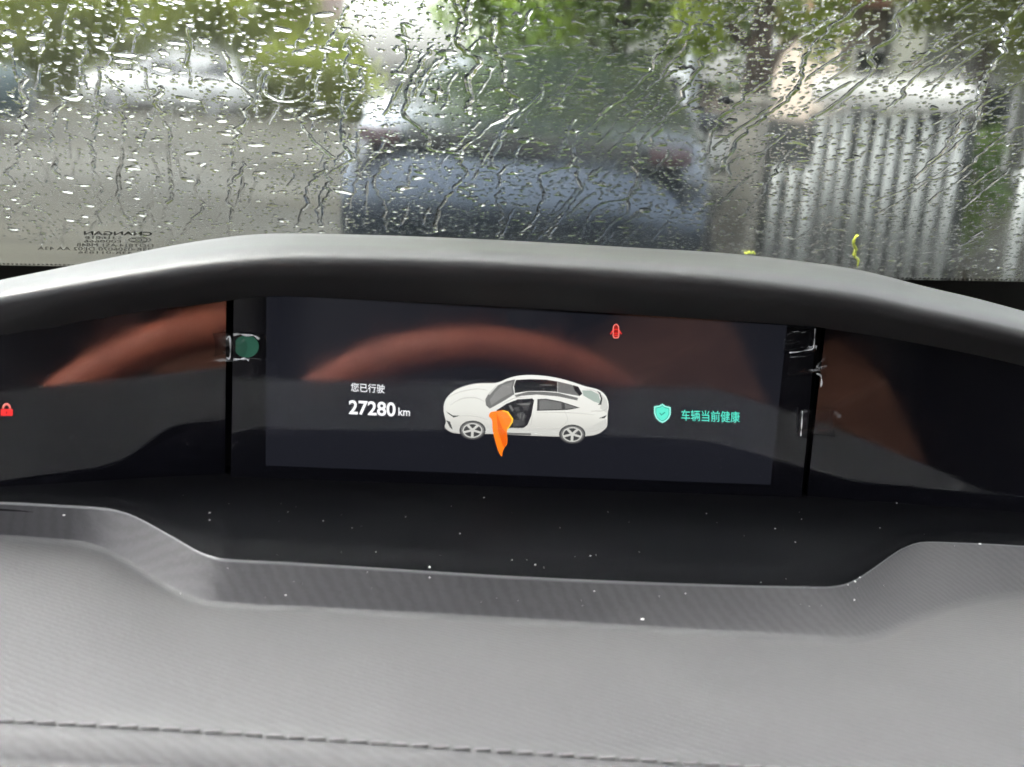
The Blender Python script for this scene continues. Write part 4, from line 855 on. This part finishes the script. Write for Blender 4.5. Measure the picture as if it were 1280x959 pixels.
for k, (pl, wd, lb) in enumerate(RIV):
    H = np.zeros_like(Hd); P3 = [st(wsp(*p)) for p in pl]
    nseg = 16 * len(P3); line = smooth_line(P3, nseg); L_ = sum(np.linalg.norm(line[i + 1] - line[i]) for i in range(nseg - 1)); nS = max(30, int(L_ / .0004))
    line = smooth_line(P3, nS); r_ = .00082 * wd
    def wander(step, amp):
        q = rng.normal(size=nS // step + 3) * amp; return np.interp(np.arange(nS), np.arange(len(q)) * step, q)
    wn = wander(16, .0011) + wander(7, .0004) + wander(50, .0014); rn = 1 + wander(9, .2) + wander(4, .1) + wander(36, .28)
    for i, p in enumerate(line):
        rr = max(r_ * rn[i] * (.6 if (i < 8 or i > nS - 8) else 1), r_ * .3)
        splat(H, p[0] + wn[i], p[1], rr, rr * 1.15, rr * .54, 0, .62)
    tip = line[-1]; splat(H, tip[0] + wn[-1], tip[1], r_ * 1.6, r_ * 2.2, r_ * .95, 0, .6)
    J, I = np.nonzero(H); a, b, c_, d_ = max(J.min() - 4, 0), min(J.max() + 5, ny), max(I.min() - 4, 0), min(I.max() + 5, nx)
    W = blur(H[a:b, c_:d_], 1); W = np.where(W > Hall[a:b, c_:d_], W, 0); Hall[a:b, c_:d_] = np.maximum(Hall[a:b, c_:d_], W); riv_grids.append((W, a, c_))
block = Hall > 2e-5
for _ in range(3): block = block | np.roll(block, 1, 0) | np.roll(block, -1, 0) | np.roll(block, 1, 1) | np.roll(block, -1, 1)
for (W, a, c_), (pl, wd, lb) in zip(riv_grids, RIV):
    p0 = wpt(s0 + (c_ + W.shape[1] / 2) * GS, t0 + a * GS, .0047)
    o = wet_mesh('water_streak', W, 2e-5, M=TM(p0), j_off=a, i_off=c_, org=p0)
    if o: tag(o, lb, 'water streak', 'rain streaks running down the windscreen')

def scatter(n, r0, r1, hk, asp=(.8, 1.35), density=None, p=.7):
    for _ in range(n):
        while True:
            cx, cy = rng.uniform(s0, s1), rng.uniform(t0, t1)
            if density is None or rng.random() < density(cx, cy): break
        r = r0 * (r1 / r0) ** (rng.random() ** 1.5); a = rng.uniform(*asp)
        wob = (rng.uniform(0, .35), rng.uniform(0, 6), rng.uniform(0, .3), rng.uniform(0, 6), rng.uniform(0, .12))
        splat(Hd, cx, cy, r * a, r / a, r * hk * rng.uniform(.75, 1.2), rng.uniform(-.5, .5), p, wob)
up_more = lambda s, t: .25 + .75 * min(1, max(0, t / t1))
left_up = lambda s, t: (1.0 if (t > .3 * t1 and s < .05) else .35)
mid_fine = lambda s, t: .35 + .65 * math.exp(-((s - .05) / .25) ** 2)
scatter(19000, .00033, .00075, .40, density=mid_fine)
scatter(4800, .0006, .00115, .42)
scatter(1700, .0009, .0017, .40)
scatter(620, .0013, .0027, .34, asp=(.9, 1.7), density=up_more)
scatter(170, .0022, .0042, .24, asp=(1.0, 1.9), density=left_up)
# thin short trails between the streaks
for _ in range(150):
    x = rng.uniform(0, 1280); y = rng.uniform(10, 300); ln = rng.uniform(12, 75); sl = np.interp(x, [0, 450, 800, 1280], [.05, -.3, -.9, -1.5]) + rng.uniform(-.35, .35)
    npt = max(4, int(ln / 7)); jit = np.cumsum(rng.normal(size=npt) * 2.2)
    pts = [st(wsp(x + sl * ln * f + jit[k_], y + ln * f)) for k_, f in enumerate(np.linspace(0, 1, npt))]
    nq = 30 * npt; rr0 = rng.uniform(.00032, .00062); ql = smooth_line(pts, nq); mod = np.interp(np.arange(nq), np.linspace(0, nq, npt * 2), np.clip(1 + rng.normal(size=npt * 2) * .35, .15, 2))
    for i, p in enumerate(ql):
        rr = rr0 * mod[i]
        if rr > .00022: splat(Hd, p[0], p[1], rr, rr * 1.2, rr * .6, 0, .65)
Hd = blur(Hd, 1); Hd[block] = 0
p0 = wpt((s0 + s1) / 2, t0, .0047)
tag(wet_mesh('raindrops', Hd, 2.2e-5, M=TM(p0), org=p0), 'countless raindrops beaded over the whole windscreen', 'raindrops', kind='stuff')

# ---- bits stuck to the wet glass ----------------------------------------------
M_YEL = noise_color(mat('petal_yellow', (.6, .68, .04), .5), (.50, .60, .03), (.75, .78, .08), 300)
def strip(name, pts, wd, m, label, cat, off=.0062, lift=.001):
    q = [wsp(x, y, off) for x, y in pts]; o0 = q[-1]; n_ = 26; ln = smooth_line([tuple(p) for p in q], n_); rows = []
    for i, p in enumerate(ln):
        p = Vector(p); d = Vector(ln[min(i + 1, n_ - 1)] - ln[max(i - 1, 0)]).normalized(); sd = d.cross(WN).normalized(); wv = wd * (.35 + .65 * math.sin(math.pi * min(1, (i + 1) / n_)) ** .6) * (1 + .25 * math.sin(i * 1.9))
        up_ = -WN * (lift * .6 * math.sin(i * .7)); row = []
        for a in range(8):
            th = 2 * math.pi * a / 8; row.append(p + up_ + sd * wv * math.cos(th) - WN * lift * math.sin(th) - o0)
        rows.append(row)
    V_, F_ = loft(rows, close=True); n8 = 8; F_.append(tuple(range(8))); F_.append(tuple((n_ - 1) * 8 + i for i in range(8))[::-1])
    return tag(new_obj(name, V_, F_, m, smooth=True, M=TM(o0)), label, cat)
strip('yellow_petal', [(1072, 294), (1067, 303), (1070, 312), (1068, 319), (1073, 325), (1072, 332)], .0012, M_YEL, 'thin yellow-green catkin stuck to the wet glass low on the slats', 'catkin')
strip('yellow_petal', [(931, 317), (937, 315.5), (944, 316.5)], .001, M_YEL, 'tiny yellow petal on the glass just above the hood, right', 'petal')
strip('dark_leaf_bit', [(899, 126), (905, 123), (911, 127), (917, 126)], .0022, mat('leaf_black', (.012, .013, .016), .6), 'small dark scrap of leaf on the glass over the thick trunk', 'leaf')
strip('dark_leaf_bit', [(845, 84), (855, 83), (868, 85)], .0011, mat('leaf_black_thin', (.02, .02, .02), .6), 'thin dark sliver on the glass in front of the grey post', 'leaf')
